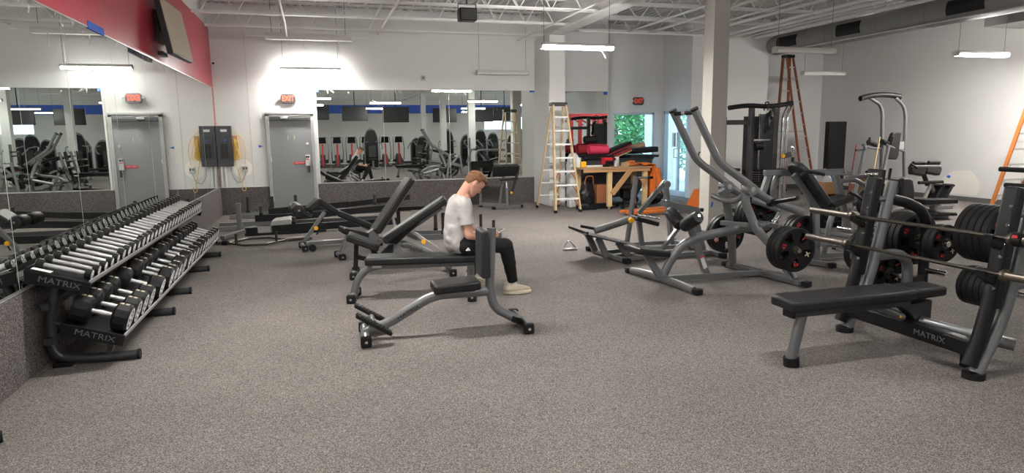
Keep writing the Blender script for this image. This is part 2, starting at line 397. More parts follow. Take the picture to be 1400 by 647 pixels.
# ------------------------------------------------------------------ pipes and conduit under the deck
def pipe(name,label,pts,r,m='steel',bend=.1,group=None):
    return tag(MB().tube(pts,r,8,bend=bend).build(name,m),label,'pipe',group)
pipe('ceiling_conduit','straight white conduit hung along the joists over the incline benches',[(1.42,4,3.77),(1.42,14.9,3.77)],.022)
pipe('ceiling_conduit','curved white conduit dropping to the unlit strip heater near the red wall',[(-.42,9,3.74),(-.42,13.6,3.74),(-.42,14.1,3.52)],.018,bend=.25)
pipe('ceiling_pipe','thin sloping pipe beside the girder above the hanging lamp',[(4.55,4,3.72),(4.55,14.9,3.72)],.018)
pipe('ceiling_pipe','pipe crossing under the joists at the pilaster',[(5.4,13.3,3.72),(8.7,13.3,3.72)],.02)
for i,(px,pz,r) in enumerate(((6.9,3.86,.02),(7.5,3.88,.028),(8.25,3.86,.02),(8.7,3.88,.035),(9.3,3.84,.03),(9.65,3.84,.03),(10.1,3.87,.02),(10.45,3.87,.035))):
    pipe('ceiling_pipe','%s from the girder of the grey pipes running to the far wall'%ORD[i],[(px,1.5,pz),(px,14.35,pz)],r,group='pipes under the right-hand deck')
# ventilation duct with black grilles
t=thing('air_duct','long round grey ventilation duct with black grilles under the roof','duct',(11,8,3.69))
DR=.235
W(t).tube([(11,1,3.69),(11,14.25,3.69),(11.0,14.4,3.69)],DR,32,radii=[DR,DR,DR*.8]).build('shell','duct',t)
mb=W(t)
for y in (2.5,5,7.4,9.9,12.4): mb.lathe((11,y,3.69),Y,[(0,DR),(.0,DR+.006),(.025,DR+.006),(.025,DR)],32)
mb.build('seam_band','duct',t)
for (y0,y1) in ((13.28,13.95),(11.4,12.05),(8.75,9.45),(5.6,6.3)):
    mb=W(t); vs=[];fs=[];m_=10
    for i in range(m_+1):
        a=PI+(-.55+1.05*i/m_)
        for y in (y0,y1):
            for r in (DR-.01,DR+.012): vs.append((11+r*cos(a),y,3.69+r*sin(a)))
    for i in range(m_):
        b=4*i
        fs+=[(b+1,b+5,b+7,b+3),(b,b+2,b+6,b+4),(b,b+4,b+5,b+1),(b+2,b+3,b+7,b+6)]
    fs+=[(0,1,3,2),(4*m_,4*m_+2,4*m_+3,4*m_+1)]
    mb.add(vs,fs); mb.build('grille','black',t)
for y in (3.7,6.6,9.0,11.0,13.0):
    W(t).lathe((11,y,3.69),Y,[(0,DR+.001),(0,DR+.005),(.04,DR+.005),(.04,DR+.001),(0,DR+.001)],32).rod((11,y+.02,3.69+DR),(11,y+.02,4.33),.008,6).build('hanger_strap','duct',t)
W(t).rod((10.83,1,3.50),(10.83,14.2,3.50),.016,8).build('edge_pipe','fixture',t)
struct('ceiling_soffit', MB().b2((12.9,2,3.6),(XR,10.44,4.3)), 'duct', label='boxed soffit high on the right wall')
# loudspeaker under the joists
t=thing('ceiling_speaker','black box loudspeaker hanging under the joists','speaker',(2.48,11,3.45))
W(t).box((2.5,11,3.55),(.29,.22,.2)).build('cabinet','black',t,bevel=.015)
W(t).box((2.5,10.885,3.55),(.25,.012,.16)).build('grille','greydk',t)
mb=W(t)
for dx in (-.15,.15): mb.box((2.5+dx,11,3.62),(.006,.04,.2))
mb.box((2.5,11,3.72),(.306,.04,.006)); mb.rod((2.5,11,3.72),(2.5,11.05,3.83),.012,8)
mb.build('bracket','greydk',t)

# ------------------------------------------------------------------ hanging strip lamps
def lamp(cx,cy,z,label,lit=True,L=1.22,lensm='lamp',w=.13,top=4.33,group='hanging strip lamps',cat='lamp',dia=.0):
    t=thing('strip_lamp',label,cat,(cx,cy,z),0,group)
    h=L/2
    mb=W(t).prism([(-w/2-.012,.045),(-w/2-.012,.02),(-w/2,.005),(w/2,.005),(w/2+.012,.02),(w/2+.012,.045),(.03,.062),(-.03,.062)],(cx,cy,z),Y,Z,L)
    mb.build('housing','fixture',t)
    W(t).prism([(-w/2,.005),(-w/2+.012,-.035),(w/2-.012,-.035),(w/2,.005)],(cx,cy,z),Y,Z,L-.03).build('lens',lensm if lit else 'unlit',t)
    for s in (-1,1):
        W(t).prism([(-w/2-.012,.045),(-w/2-.012,-.012),(-w/2+.01,-.038),(w/2-.01,-.038),(w/2+.012,-.012),(w/2+.012,.045)],(cx+s*(h-.008),cy,z),Y,Z,.014).build('end_cap','fixture',t)
        W(t).tube([(cx+s*(h-.06),cy,z+.05),(cx+s*(h-.06)-.004*s,cy,top)],.004,6).build('hanging_cord','wire',t)
    return t
lamp(0,14.7,2.98,'lit strip lamp hanging close to the back wall over the grey door',lensm='lampdim')
t=lamp(4.03,10.0,2.95,'lit strip lamp hanging in the open near the pilaster, with a dangling pull tab',lensm='lampstrong')
W(t).bar((4.42,9.95,2.91),(4.5,9.95,2.79),.006,.022,Y).build('pull_tab','fixture',t)
lamp(0.0,5.6,2.95,'lit strip lamp just above the top of the picture, over the benches')
lamp(4.16,14.8,2.99,'unlit strip lamp against the wall above the wide mirror',False)
lamp(8.22,9.9,2.97,'unlit strip lamp hanging in front of the tall ladder, nearer to us',False)
lamp(11.95,13.7,2.97,'unlit strip lamp hanging behind the tall ladder near the far corner',False)
lamp(11.86,9.6,2.95,'lit strip lamp hanging below the end of the air duct')
lamp(13.2,8.7,2.95,'lit strip lamp close to the right wall beyond the frame edge',top=3.6)
for i,(a,b) in enumerate(((2.75,3.0),(6.4,4.3),(-.2,1.2),(9.2,1.2),(3.0,-2.5),(7.6,-2.5),(11.5,-2.5),(-.2,-5.5),(4.3,-7),(8.6,-7),(12.2,-7))):  # a few follow mirror reflections; the rest are added to light the gym
    lamp(a,b,2.93,'lit strip lamp behind the camera, %s along the partly added rows'%ORD[i],lensm='lamplow' if i in (1,3) else 'lamprear')
# long unlit strip heater with hooks
t=thing('strip_heater','long dull white unlit fixture with hooks hung under the joists by the red wall','fixture',(0,14.1,3.5))
W(t).prism([(-.07,-.06),(.07,-.06),(.09,.0),(.05,.06),(-.05,.06),(-.09,0)],(0.0,14.1,3.56),Y,Z,1.64).build('body','fixture',t,bevel=.004)
for dx in (-.9,.9): W(t).rod((dx*.9,14.1,3.56),(dx*1.27,14.1,3.57),.014,8).build('side_rail','steel',t)
for dx,l in ((-.5,.05),(-.36,.09),(-.1,.16),(.28,.09),(.55,.2)):
    W(t).tube([(dx,14.05,3.5),(dx,14.05,3.5-l),(dx+.025,14.05,3.48-l)],.007 if l<.18 else .014,6).build('hook','fixture',t)
for dx in (-.7,.7): W(t).rod((dx,14.1,3.62),(dx,14.1,4.3),.005,6).build('hanger','wire',t)
# ------------------------------------------------------------------ mirrors
def mirror(label,a,b,axis,seam=True):
    """a,b opposite corners of the glass; thin sheet with polished edge and a slim channel below"""
    t=thing('mirror_panel',label,'mirror',((a[0]+b[0])/2,(a[1]+b[1])/2,a[2]),0,'wall mirrors')
    W(t).b2(a,b).build('mirror_glass','mirror',t,flat=True)
    mb=W(t)
    if axis=='x':
        mb.b2((a[0],a[1],a[2]-.012),(b[0]+.004,b[1],a[2]-.001)); mb.b2((b[0]-.001,b[1]-.004,a[2]),(b[0]+.001,b[1]-.001,b[2]))
    else:
        mb.b2((a[0],a[1]-.004,a[2]-.012),(b[0],b[1],a[2]-.001)); mb.b2((b[0]-.004,a[1]-.001,a[2]),(b[0]-.001,a[1]+.001,b[2]))
    mb.build('edge_channel','alu',t,flat=True)
ys=[3.72,5.11,6.5,7.86,9.25,10.62,12.0,13.38,15.0]
for i in range(8):
    mirror('mirror panel on the left wall, %s counted from the near end'%ORD[i],(XL,ys[i]+.003,.612),(XL+.007,ys[i+1]-.003,2.63),'x')
xs=[.07,1.476,2.956,4.416,4.985]
for i,q in enumerate(('left panel of the wide back-wall mirror, beside the grey door','second panel of the wide back-wall mirror, behind the steep incline bench','third panel of the wide back-wall mirror, behind the seated person','narrow end panel of the wide back-wall mirror beside the pilaster')):
    mirror(q,(xs[i]+.003,YB-.007,.622),(xs[i+1]-.003,YB,2.612),'y')
mirror('narrow mirror panel to the right of the pilaster, over the work table',(5.37,YB-.007,.622),(6.86,YB,2.612),'y')
struct('trim_1', MB().b2((XL,3.72,2.632),(XL+.012,YB,2.644)), 'alu', label='slim metal trim along the top of the left mirrors')
struct('trim_2', MB().b2((.03,YB-.02,.60),(.07,YB,2.63)).b2((.03,YB-.012,2.613),(4.99,YB,2.626)), 'wallwhite', label='white edging round the wide back mirror')
struct('trim_3', MB().b2((XL+.004,YB-.03,.6),(XL+.02,YB-.008,2.64)), 'tape2', label='pink protective film in the mirror corner')
# thin vertical chalk/paint seam on the back wall
tag(MB().b2((-1.3,YB-.003,.6),(-1.288,YB,3.78)).build('conduit_strip','strip'),'thin tan strip running up the back wall beside the electrical panel','strip')
for (p,sz,l) in (((XL+.014,7.42,2.66),(.006,.5,.07),'long blue tape strip on the top trim of the left mirrors'),):
    tag(MB().box(p,sz,mtx=Matrix.Rotation(0,3,'X')).build('tape_strip','tape'),l,'tape')
tag(MB().box((.1,YB-.012,2.585),(.06,.004,.055)).build('tape_strip','tape'),'blue tape at the top left corner of the wide back mirror','tape')
tag(MB().box((4.93,YB-.012,2.6),(.12,.004,.04)).build('tape_strip','tape'),'blue tape at the top right corner of the wide back mirror','tape')
tag(MB().box((6.8,YB-.012,2.57),(.1,.004,.07)).build('tape_strip','tape'),'blue tape at the top corner of the narrow mirror by the window','tape')
tag(MB().prism([(-.05,.03),(.04,.0),(-.05,-.03)],(-1.1,YB-.003,1.43),X,Z,.004).build('tape_strip','tape'),'blue tape triangle on the wall left of the grey door','tape')
# ------------------------------------------------------------------ grey steel exit door
t=thing('exit_door','grey steel exit door in a white metal frame, red sticker by the lock','door',(-.49,YB,0))
mb=W(t)
mb.b2((-.985,YB-.05,0),(-.915,YB,2.11)); mb.b2((-.075,YB-.05,0),(-.012,YB,2.11)); mb.b2((-.985,YB-.05,2.05),(-.012,YB,2.115))
mb.build('door_frame','doorframe',t,bevel=.004)
W(t).b2((-.915,YB-.035,.01),(-.075,YB-.005,2.045)).build('door_leaf','doorgrey',t,bevel=.003)
W(t).b2((-.99,YB-.06,2.1),(-.005,YB-.002,2.135)).build('drip_cap','doorframe',t)
mb=W(t).b2((-.9,YB-.08,1.965),(-.09,YB-.036,2.03)); mb.build('closer_cover','panelbox',t,bevel=.006)
c=W(t).b2((-.68,YB-.13,2.0),(-.53,YB-.08,2.045)).build('door_closer','alu',t,bevel=.008)
l=W(t).b2((-.225,YB-.075,1.0),(-.125,YB-.035,1.23)).build('alarm_lock','alu',t,bevel=.008)
W(t).b2((-.21,YB-.08,1.13),(-.14,YB-.074,1.15)).build('lock_display','red',l)
W(t).b2((-.215,YB-.079,1.17),(-.135,YB-.074,1.215)).build('lock_keypad','panelbox',l)
W(t).b2((-.16,YB-.09,.86),(-.13,YB-.04,1.0)).build('lock_latch','panelbox',t,bevel=.004)
st=W(t).b2((-.46,YB-.039,1.035),(-.225,YB-.035,1.09)).build('warning_sticker','red',t)
lettering('PUSH TO EXIT',.03,(-.342,YB-.0405,1.063),X,Z,'white',st,world=True)
W(t).lathe((-.165,YB-.034,1.47),-Y,[(0,.03),(.008,.03),(.012,.022),(.02,.02)],16).build('deadbolt','alu',t)
for dx in (-.55,-.42):
    W(t).b2((dx-.008,YB-.0375,1.56),(dx+.008,YB-.035,1.65)).build('tape_mark','gold',t)
for z in (.25,1.1,1.85): W(t).rod((-.917,YB-.045,z),(-.917,YB-.045,z+.1),.011,8).build('hinge','alu',t)
# exit signs
def exit_sign(cx,y,cz,label,lit):
    t=thing('exit_sign',label,'sign',(cx,y,cz),0,'exit signs')
    m=W(t).prism([(-.15,-.06),(-.11,-.1),(.11,-.1),(.15,-.06),(.15,.06),(.11,.1),(-.11,.1),(-.15,.06)],(cx,y-.03,cz),X,Z,.055); m.build('case','panelbox',t,bevel=.006)
    lettering('EXIT',.155,(cx,y-.0595,cz+.0),X,Z,'exitred' if lit else 'exitoff',t,squash=.8,world=True,bold=.004)
    for s in (-1,1):
        h=W(t).lathe((cx+s*.18,y-.04,cz+.01),-Y+Z*-.3,[(0,.012),(.01,.028),(.035,.028),(.04,.0)],14).build('emergency_lamp','unlit',t)
        W(t).rod((cx+s*.145,y-.03,cz+.01),(cx+s*.185,y-.03,cz+.01),.009,8).build('lamp_arm','panelbox',h)
exit_sign(-.5,YB,2.42,'lit red EXIT sign above the grey steel door',True)
exit_sign(8.05,15.8,2.42,'dim red EXIT sign above the tall window',False)
# ------------------------------------------------------------------ electrical panel with cords
t=thing('breaker_panel','dark grey electrical breaker panel in the mirror corner','electrical panel',(-1.8,YB,1))
W(t).b2((-1.957,YB-.13,1.03),(-1.655,YB,1.86)).build('cabinet','panelbox',t,bevel=.006)
d=W(t).b2((-1.90,YB-.142,1.18),(-1.70,YB-.131,1.66)).build('cover_plate','greydk',t,bevel=.004)
mb=W(t)
for k in range(9):
    for s in (-1,1): mb.box((-1.8+s*.035,YB-.147,1.22+k*.032),(.06,.012,.022))
mb.build('breaker_switch','black',d)
W(t).b2((-1.86,YB-.145,1.74),(-1.74,YB-.131,1.79)).build('label_plate','white',t)
W(t).lathe((-1.79,YB-.142,1.56),-Y,[(0,.022),(.02,.02),(.025,.0)],14).build('cover_latch','tape',t)
mb=W(t)
for dx in (-1.9,-1.83): mb.rod((dx,YB-.05,.6),(dx,YB-.05,1.03),.028,10)
mb.build('conduit','wall',t)
def cord(name,label,pts,m,r=.007):
    return tag(MB().tube(pts,r,6,bend=.05).build(name,m),label,'cord')
tag(MB().b2((-1.655,YB-.09,1.2),(-1.545,YB,1.66)).build('backing_board','pine2',bevel=.003),'strip of brown backing board beside the breaker panel','board')
rr=random.Random(4)
pts=[]
for k in range(5):
    a=-1.60+rr.uniform(-.04,.05); pts += [(a,YB-.10-.012*k,1.62-.03*rr.random()),(a+rr.uniform(.04,.1),YB-.105-.012*k,1.3-.12*rr.random()),(a-.02,YB-.1-.012*k,1.12+.1*rr.random())]
pts += [(-1.56,YB-.1,.85),(-1.5,YB-.09,.66),(-1.53,YB-.08,.52),(-1.46,YB-.08,.5),(-1.45,YB-.08,.62)]
cord('extension_cord','coiled yellow extension cord hanging beside the breaker panel',pts,'cord',.0065)
cord('power_cable','thin yellow cable looping from the outlet to the breaker panel',[(-1.44,YB-.05,1.05),(-1.40,YB-.03,1.35),(-1.46,YB-.02,1.6),(-1.62,YB-.03,1.75),(-1.655,YB-.03,1.75)],'cord',.005)
cord('power_cable','grey wire loop under the breaker panel',[(-1.72,YB-.02,1.02),(-1.70,YB-.02,.8),(-1.6,YB-.02,.66),(-1.5,YB-.02,.72),(-1.44,YB-.02,.9)],'wire',.004)
t=thing('wall_outlet','grey double outlet box on a round plaster patch by the corner','outlet',(-1.44,YB,.95))
W(t).b2((-1.5,YB-.045,.9),(-1.39,YB,1.03)).build('box','alu',t,bevel=.006)
mb=W(t)
for dx in (-1.47,-1.42): mb.box((dx,YB-.047,.975),(.028,.008,.04))
mb.build('socket','panelbox',t)
def patch(cx,cz,rx,rz_,y,label,flat=False,ax=X,wall='wall_right',m='putty',o=None):
    poly=[]
    for k in range(40):
        a=2*PI*k/40; r=1+.05*sin(3*a+1)+.03*sin(7*a)
        u,v=rx*r*cos(a),rz_*r*sin(a)
        if flat and v<-.25*rz_: v=-.25*rz_*(1)
        poly.append((u,v))
    q=MB().prism(poly,o if o else (cx,y-.0015,cz),ax,Z,.003).build('plaster_patch',m,bpy.data.objects[wall]); q['label']=label; return q
patch(-1.5,.98,.19,.2,YB,'round unpainted plaster patch around the corner outlet',wall='wall_back')
patch(0,0,.50,.44,0,'large pale unpainted patch low on the right wall',ax=Y,o=(XR-.0035,11.45,.26),flat=True)
patch(0,0,.16,.2,0,'small pale plaster patch on the right wall beside the leaning ladder',ax=Y,o=(XR-.0035,9.75,1.28))
# camera
t=thing('security_camera','small white bullet camera in the corner under the red band','camera',(XL+.05,YB-.05,3.1))
W(t).rod((XL+.012,YB-.12,3.12),(XL+.06,YB-.12,3.1),.022,12).build('bracket','unlit',t)
W(t).lathe((XL+.05,YB-.09,3.12),V(.25,-1,-.12),[(0,.03),(.13,.034),(.15,.034),(.15,.0)],18).build('body','unlit',t)
W(t).lathe(V(XL+.05,YB-.09,3.12)+V(.25,-1,-.12).normalized()*.151,V(.25,-1,-.12),[(0,.024),(.004,.022),(.004,0)],16).build('camera_lens','black',t)
# smoke / wall device
t=thing('wall_plate','small square grey wall plate above the wide mirror','switch',(2.4,YB,2.9))
W(t).b2((2.34,YB-.012,2.83),(2.43,YB,2.93)).build('plate','doorframe',t,bevel=.003)
W(t).b2((2.365,YB-.018,2.86),(2.405,YB-.011,2.90)).build('button','panelbox',t)
# television hung on the red band
t=thing('wall_television','wall-mounted television on the red band, its screen still under beige card','television',(XL,10.3,2.7))
R=Matrix.Rotation(math.radians(-9),3,'Y')@Matrix.Rotation(math.radians(-2),3,'Z')
c=V(XL+.2,10.3,3.06)
W(t).box(c,(.07,1.24,.73),mtx=R).build('television_body','screen',t,bevel=.008)
W(t).box(c+R@V(.039,0,.0),(.008,1.2,.69),mtx=R).build('card_cover','beige',t)
W(t).box((XL+.03,10.3,3.1),(.04,.5,.4)).build('mount_plate','black',t)
mb=W(t)
for dy in (-.15,.15): mb.bar((XL+.04,10.3+dy,3.15),(XL+.19,10.3+dy,3.12),.03,.05)
mb.build('mount_arm','black',t)
W(t).box((XL+.09,10.0,2.72),(.06,.3,.05)).build('cable_box','black',t)
# ------------------------------------------------------------------ window, glass door, what lies outside
M['winframe']=mat('pale_blue_window_frame',(.52,.56,.6),.4,.2)
mb=MB()
for a,b in (((7.36,15.82,0),(7.41,15.92,2.13)),((8.49,15.82,0),(8.54,15.92,2.13)),((7.36,15.82,2.08),(8.54,15.92,2.13)),((7.36,15.82,0),(8.54,15.92,.1))): mb.b2(a,b)
w=struct('window_1',mb,'winframe',label='tall window with green trees outside'); w['category']='window'
MB().b2((7.41,15.865,.1),(8.49,15.875,2.08)).build('window_pane','glass',w)
t=thing('door_2','glazed metal entrance door in the alcove side wall','door',(8.8,15.15,0)); t['kind']='structure'
mb=W(t)
for a,b in (((8.78,14.55,0),(8.86,14.63,2.17)),((8.78,15.67,0),(8.86,15.75,2.17)),((8.78,14.55,2.09),(8.86,15.75,2.17)),((8.79,14.63,.0),(8.85,15.67,.14)),((8.79,15.0,.14),(8.85,15.08,2.09))): mb.b2(a,b)
mb.build('door_frame','winframe',t,bevel=.003)
W(t).b2((8.815,14.63,.14),(8.822,15.67,2.09)).build('door_pane','glass',t)
W(t).b2((8.73,15.1,1.25),(8.78,15.2,1.6)).build('card_reader','doorframe',t,bevel=.005)
W(t).tube([(8.8,15.05,.98),(8.7,15.05,.98),(8.7,15.05,1.2),(8.8,15.05,1.2)],.012,8,bend=.03).build('door_handle','alu',t)
tag(MB().b2((9.36,16.0,-.02),(9.40,17.9,2.4)).build('board_sheet','osb'),'pale weathered board standing behind the glass door','board')
struct('wall_outside_ground', MB().b2((-6,16.1,-.2),(22,40,-.02)), 'ground', label='pale paving outside the window')
def tree(cx,cy,h,r,label,seed,n=2600):
    t=thing('garden_tree',label,'tree',(cx,cy,0),0,'trees outside the window')
    rr=random.Random(seed)
    W(t).tube([(cx,cy,-.02),(cx+.06,cy,h*.3),(cx-.05,cy+.1,h*.75)],.1,8,radii=[.13,.1,.04]).build('trunk','bark',t)
    mb=W(t)
    for k in range(n):
        a,b=rr.uniform(0,2*PI),math.acos(rr.uniform(-1,1)); q=r*(.45+.55*rr.random()**.5)
        c=V(cx+q*sin(b)*cos(a)*1.15, cy+q*sin(b)*sin(a)*.8, h*.55+q*cos(b)*h*.45/r)
        if c.z<.1: c.z=.1+rr.random()*.5
        d=V(rr.gauss(0,1),rr.gauss(0,1),rr.gauss(0,.7)).normalized(); e=d.cross(V(rr.gauss(0,1),rr.gauss(0,1),rr.gauss(0,1))).normalized(); s=rr.uniform(.065,.13)
        mb.add([c-d*s,c+e*s*.45,c+d*s,c-e*s*.45],[(0,1,2,3)])
    mb.build('foliage','leaf',t,flat=True)
tree(9.15,19.4,3.4,1.15,'dense green tree filling the left half of the window view',1,3600)
tree(11.9,19.6,3.8,1.2,'green tree standing behind the right edge of the window',2,2400)
tree(10.6,23.0,5.0,1.7,'taller green tree further back, between the two nearer ones',3,4000)
tree(14.6,23.5,5.0,1.7,'green tree furthest to the right beyond the glass door',5,1600)
# world and sun outside
wd=bpy.data.worlds.new('sky'); S.world=wd; wd.use_nodes=True
bg=wd.node_tree.nodes['Background']; bg.inputs[0].default_value=(.5,.74,1,1); bg.inputs[1].default_value=4.2
sd=bpy.data.lights.new('sun','SUN'); sd.energy=2.6; sd.angle=.02; sd.color=(1,.96,.88); so=bpy.data.objects.new('sun',sd); COL.objects.link(so)
so.rotation_euler=V(.25,.75,-.75).to_track_quat('-Z','Y').to_euler()
# ------------------------------------------------------------------ dumbbell racks
UP=((-1.93,.735),(-1.555,.615)); LO=((-1.755,.35),(-1.375,.215))     # (x,z) back and front edge of the trays
def tray_dir(T):
    d=V(T[1][0]-T[0][0],0,T[1][1]-T[0][1]); return d.normalized(), d.length
def rack(y0,y1,feet,label,endcap):
    t=thing('dumbbell_rack',label,'dumbbell rack',(-1.6,(y0+y1)/2,0),0,'dumbbell racks')
    for T,nm in ((UP,'upper'),(LO,'lower')):
        d,L=tray_dir(T); nrm=V(-d.z,0,d.x); a=V(T[0][0],(y0+y1)/2,T[0][1])
        mb=W(t)
        # sloping tray with a raised lip
        for (u0,u1) in ((0,L),):
            c=a+d*((u0+u1)/2)-nrm*.008; R=Matrix((d,Y,nrm)).transposed(); mb.box(c,(u1-u0,y1-y0-.004,.012),mtx=R)
        mb.box(a+d*.004+nrm*.012,(.008,y1-y0-.004,.03),mtx=Matrix((d,Y,nrm)).transposed())
        tr=mb.build('shelf','black',t,bevel=.002)
        W(t).box(a+d*(L-.004)+nrm*.008,(.008,y1-y0-.004,.034),mtx=Matrix((d,Y,nrm)).transposed()).build('shelf_lip','knurl',tr)
        for ye,sg in (((y0,-1),) if endcap else ((y1,1),)):
            poly=[(.018,-.075),(L+.004,-.06),(L+.004,.02),(-.01,.012)]
            e=W(t).prism(poly,a+V(0,ye-(y0+y1)/2-sg*.008,0)-nrm*.008,d,nrm,.014).build('end_cap','black',t,bevel=.003)
            if sg<0 and endcap: lettering('MATRIX',.058,V(a.x,ye-.0012,a.z)+d*L*.55-nrm*.034,d,nrm,'greyprint',e,squash=1.25,world=True)
    for yf in feet:
        mb=W(t)
        mb.tube([(-1.80,yf,.66),(-1.88,yf,.32),(-1.885,yf,.06),(-1.62,yf,.035),(-1.335,yf,.036)],.036,14,bend=.14)
        mb.build('upright','greydk',t)
        W(t).rod((-1.345,yf,.036),(-1.325,yf,.036),.0375,14).build('foot_cap','rubber',t)
        W(t).bar((-1.53,yf,.05),(-1.47,yf,.24),.06,.035,X).build('strut','greydk',t,bevel=.004)
        W(t).rod((-1.86,yf,.32),(-1.5,yf,.235),.02,10).build('shelf_arm','greydk',t)
        W(t).bar((-1.82,yf,.655),(-1.66,yf,.615),.05,.04).build('shelf_bracket','greydk',t)
        W(t).box((-1.82,yf,.015),(.12,.1,.03)).build('foot_plate','black',t,bevel=.004)
    for (x,z) in ((-1.875,.45),(-1.885,.2)):
        W(t).bar((x,y0+.1,z),(x,y1-.05,z),.05,.05).build('crossbar','greydk',t,bevel=.004)
rack(5.13,7.0,(5.30,6.57),'nearest two-tier black dumbbell rack along the mirrored left wall',True)
rack(7.006,9.93,(7.43,8.66,9.7),'farther two-tier black dumbbell rack, towards the mirror corner',False)
# dumbbells: axis along local x (slope of the tray), twelve-sided heads
dbm={}
def dumbbell_proto(R,hl,L,handle_r):
    key=(R,hl,L)
    t=thing('dumbbell','x','dumbbell',(0,0,0))
    n=12
    for s in (-1,1):
        prof=[(0,R*.55),(hl*.1,R*.86),(hl*.22,R),(hl*.86,R),(hl,R*.86)]
        o=MB().lathe((s*(L/2-hl),0,0),X*s,prof,n,x=V(0,cos(PI/12),sin(PI/12))).build('head','plate',t,sharp=20)
        mb=MB(); e=s*(L/2+.001)
        mb.lathe((s*(L/2-.0005),0,0),X*s,[(0,R*.62),(.002,R*.62),(.002,R*.8),(0,R*.8),(0,R*.62)],24)
        for k in range(5):
            a=k*2*PI/5; mb.box((e,R*.38*cos(a),R*.38*sin(a)),(.003,R*.2,R*.26),mtx=Matrix.Rotation(a,3,'X'))
        mb.lathe((s*(L/2-.0005),0,0),X*s,[(0,R*.16),(.002,R*.16),(.002,0)],16)
        mb.build('badge','white',o)
        mb=MB(); zt=R*cos(PI/12)+.0005
        for q in (-1,1): mb.box((s*(L/2-hl*.52)+q*hl*.16,0,zt),(hl*.2,R*.34,.0015))
        mb.build('weight_mark','gold',o)
    m=MB(); m.tube([(-(L/2-hl)-.002,0,0),(-(L/2-hl)*.4,0,0),(0,0,0),((L/2-hl)*.4,0,0),((L/2-hl)+.002,0,0)],handle_r,14,radii=[handle_r*.95,handle_r,handle_r*1.12,handle_r,handle_r*.95],cap=False)
    m.build('handle','knurl',t)
    return t
def put_tray(T,protos,specs,group,where):
    d,L=tray_dir(T); nrm=V(-d.z,0,d.x); ry=math.atan2(-d.z,d.x)
    for i,(y,k) in enumerate(specs):
        R=protos[k][1]; pr=protos[k][0]
        c=V(T[0][0],y,T[0][1])+d*(L/2+.002)+nrm*(R*cos(PI/12)+.003)
        if not pr.get('used'):
            o=pr; o['used']=1; o.location=c
        else: o=dup(pr,c,'x')
        o['label']='%s black dumbbell from the near end of the %s'%(ORD[i],where); o['group']=group
        o.rotation_euler=(0,ry,0)
protos=[]
for R,hl in ((.039,.046),(.047,.053),(.054,.061),(.061,.069),(.067,.075),(.071,.081),(.074,.085),(.08,.098)):
    protos.append((dumbbell_proto(R,hl,.345,.0165),R))
N=29
specs=[]
for i in range(N):
    y=5.24+i*(9.82-5.24)/(N-1); specs.append((y,min(6,int(i*7/N))))
put_tray(UP,protos,specs,'dumbbells on the upper tier','upper rack tier')
pr2=[]
for R,hl in ((.102,.118),(.092,.108),(.084,.1)): pr2.append((dumbbell_proto(R,hl,.37,.0175),R))
low=[(5.25,0),(5.47,0),(5.69,0),(5.91,0),(6.3,0),(6.70,0),(6.92,1),(7.12,1),(7.33,0),(7.66,0),(7.88,1),(8.12,1),(8.36,1),(8.62,1),(8.85,1),(9.05,2),(9.235,2),(9.42,2),(9.61,2),(9.80,2)]
put_tray(LO,pr2,low,'dumbbells on the lower tier','lower rack tier')
for p,_ in protos+pr2:
    if p.get('used'): del p['used']
    else:
        for c in list(p.children_recursive): bpy.data.objects.remove(c)
        bpy.data.objects.remove(p)
for o in list(S.objects):
    if o.name.startswith('dumbbell') and 'used' in o.keys(): del o['used']
d,L=tray_dir(UP)
tag(MB().box((-1.84,5.165,.728),(.12,.05,.003),mtx=Matrix.Rotation(math.atan2(-d.z,d.x),3,'Y')).build('paper_card','paper'),'small white paper card on the near end of the upper rack tier','card')
# corner of a machine foot just inside the frame, bottom left
t=thing('machine_foot','black rubber-capped machine foot at the left edge of the picture','machine foot',(-1.72,3.96,0))
W(t).tube([(-1.93,3.9,.03),(-1.80,3.95,.035),(-1.72,3.99,.035)],.032,12).build('tube','black',t)
W(t).rod((-1.725,3.987,.034),(-1.70,3.998,.034),.034,12).build('cap','rubber',t)
# ------------------------------------------------------------------ benches
def cushion(t,name,p0,p1,width,thick,m='pad',nrm_up=True,taper=1.,parent=None,bev=.022,z0=0.,yc=0.):
    """padded board whose top face runs from p0 to p1 in the local xz plane; width across local y"""
    a=V(p0[0],yc,p0[1]); b=V(p1[0],yc,p1[1]); d=(b-a).normalized(); n=V(-d.z,0,d.x)
    if n.z<0: n=-n
    L=(b-a).length; w=width/2; w1=w*taper
    poly=[(0,-w),(L,-w1),(L,w1),(0,w)]
    mb=MB(); mb.prism(poly,a-n*thick/2,d,Y,thick)
    o=mb.build(name,m,parent or t,bevel=bev,seg=3)
    return o,d,n
def crossfoot(t,x,y0,y1,z=.045,tubem='grey',capm='rubber',r=.033,name='foot_bar'):
    o=MB().rod((x,y0+.05,z+.005),(x,y1-.05,z+.005),r,14).build(name,tubem,t)
    for s,y in ((-1,y0),(1,y1)):
        c=MB().box((x,y-s*.028,z),(.085,.056,.085)).build('foot_cap',capm,t,bevel=.014,seg=3)
        MB().lathe((x,y,z),Y*s,[(0,.012),(.002,.012),(.003,0)],10).build('cap_bolt','chrome',c)
    return o
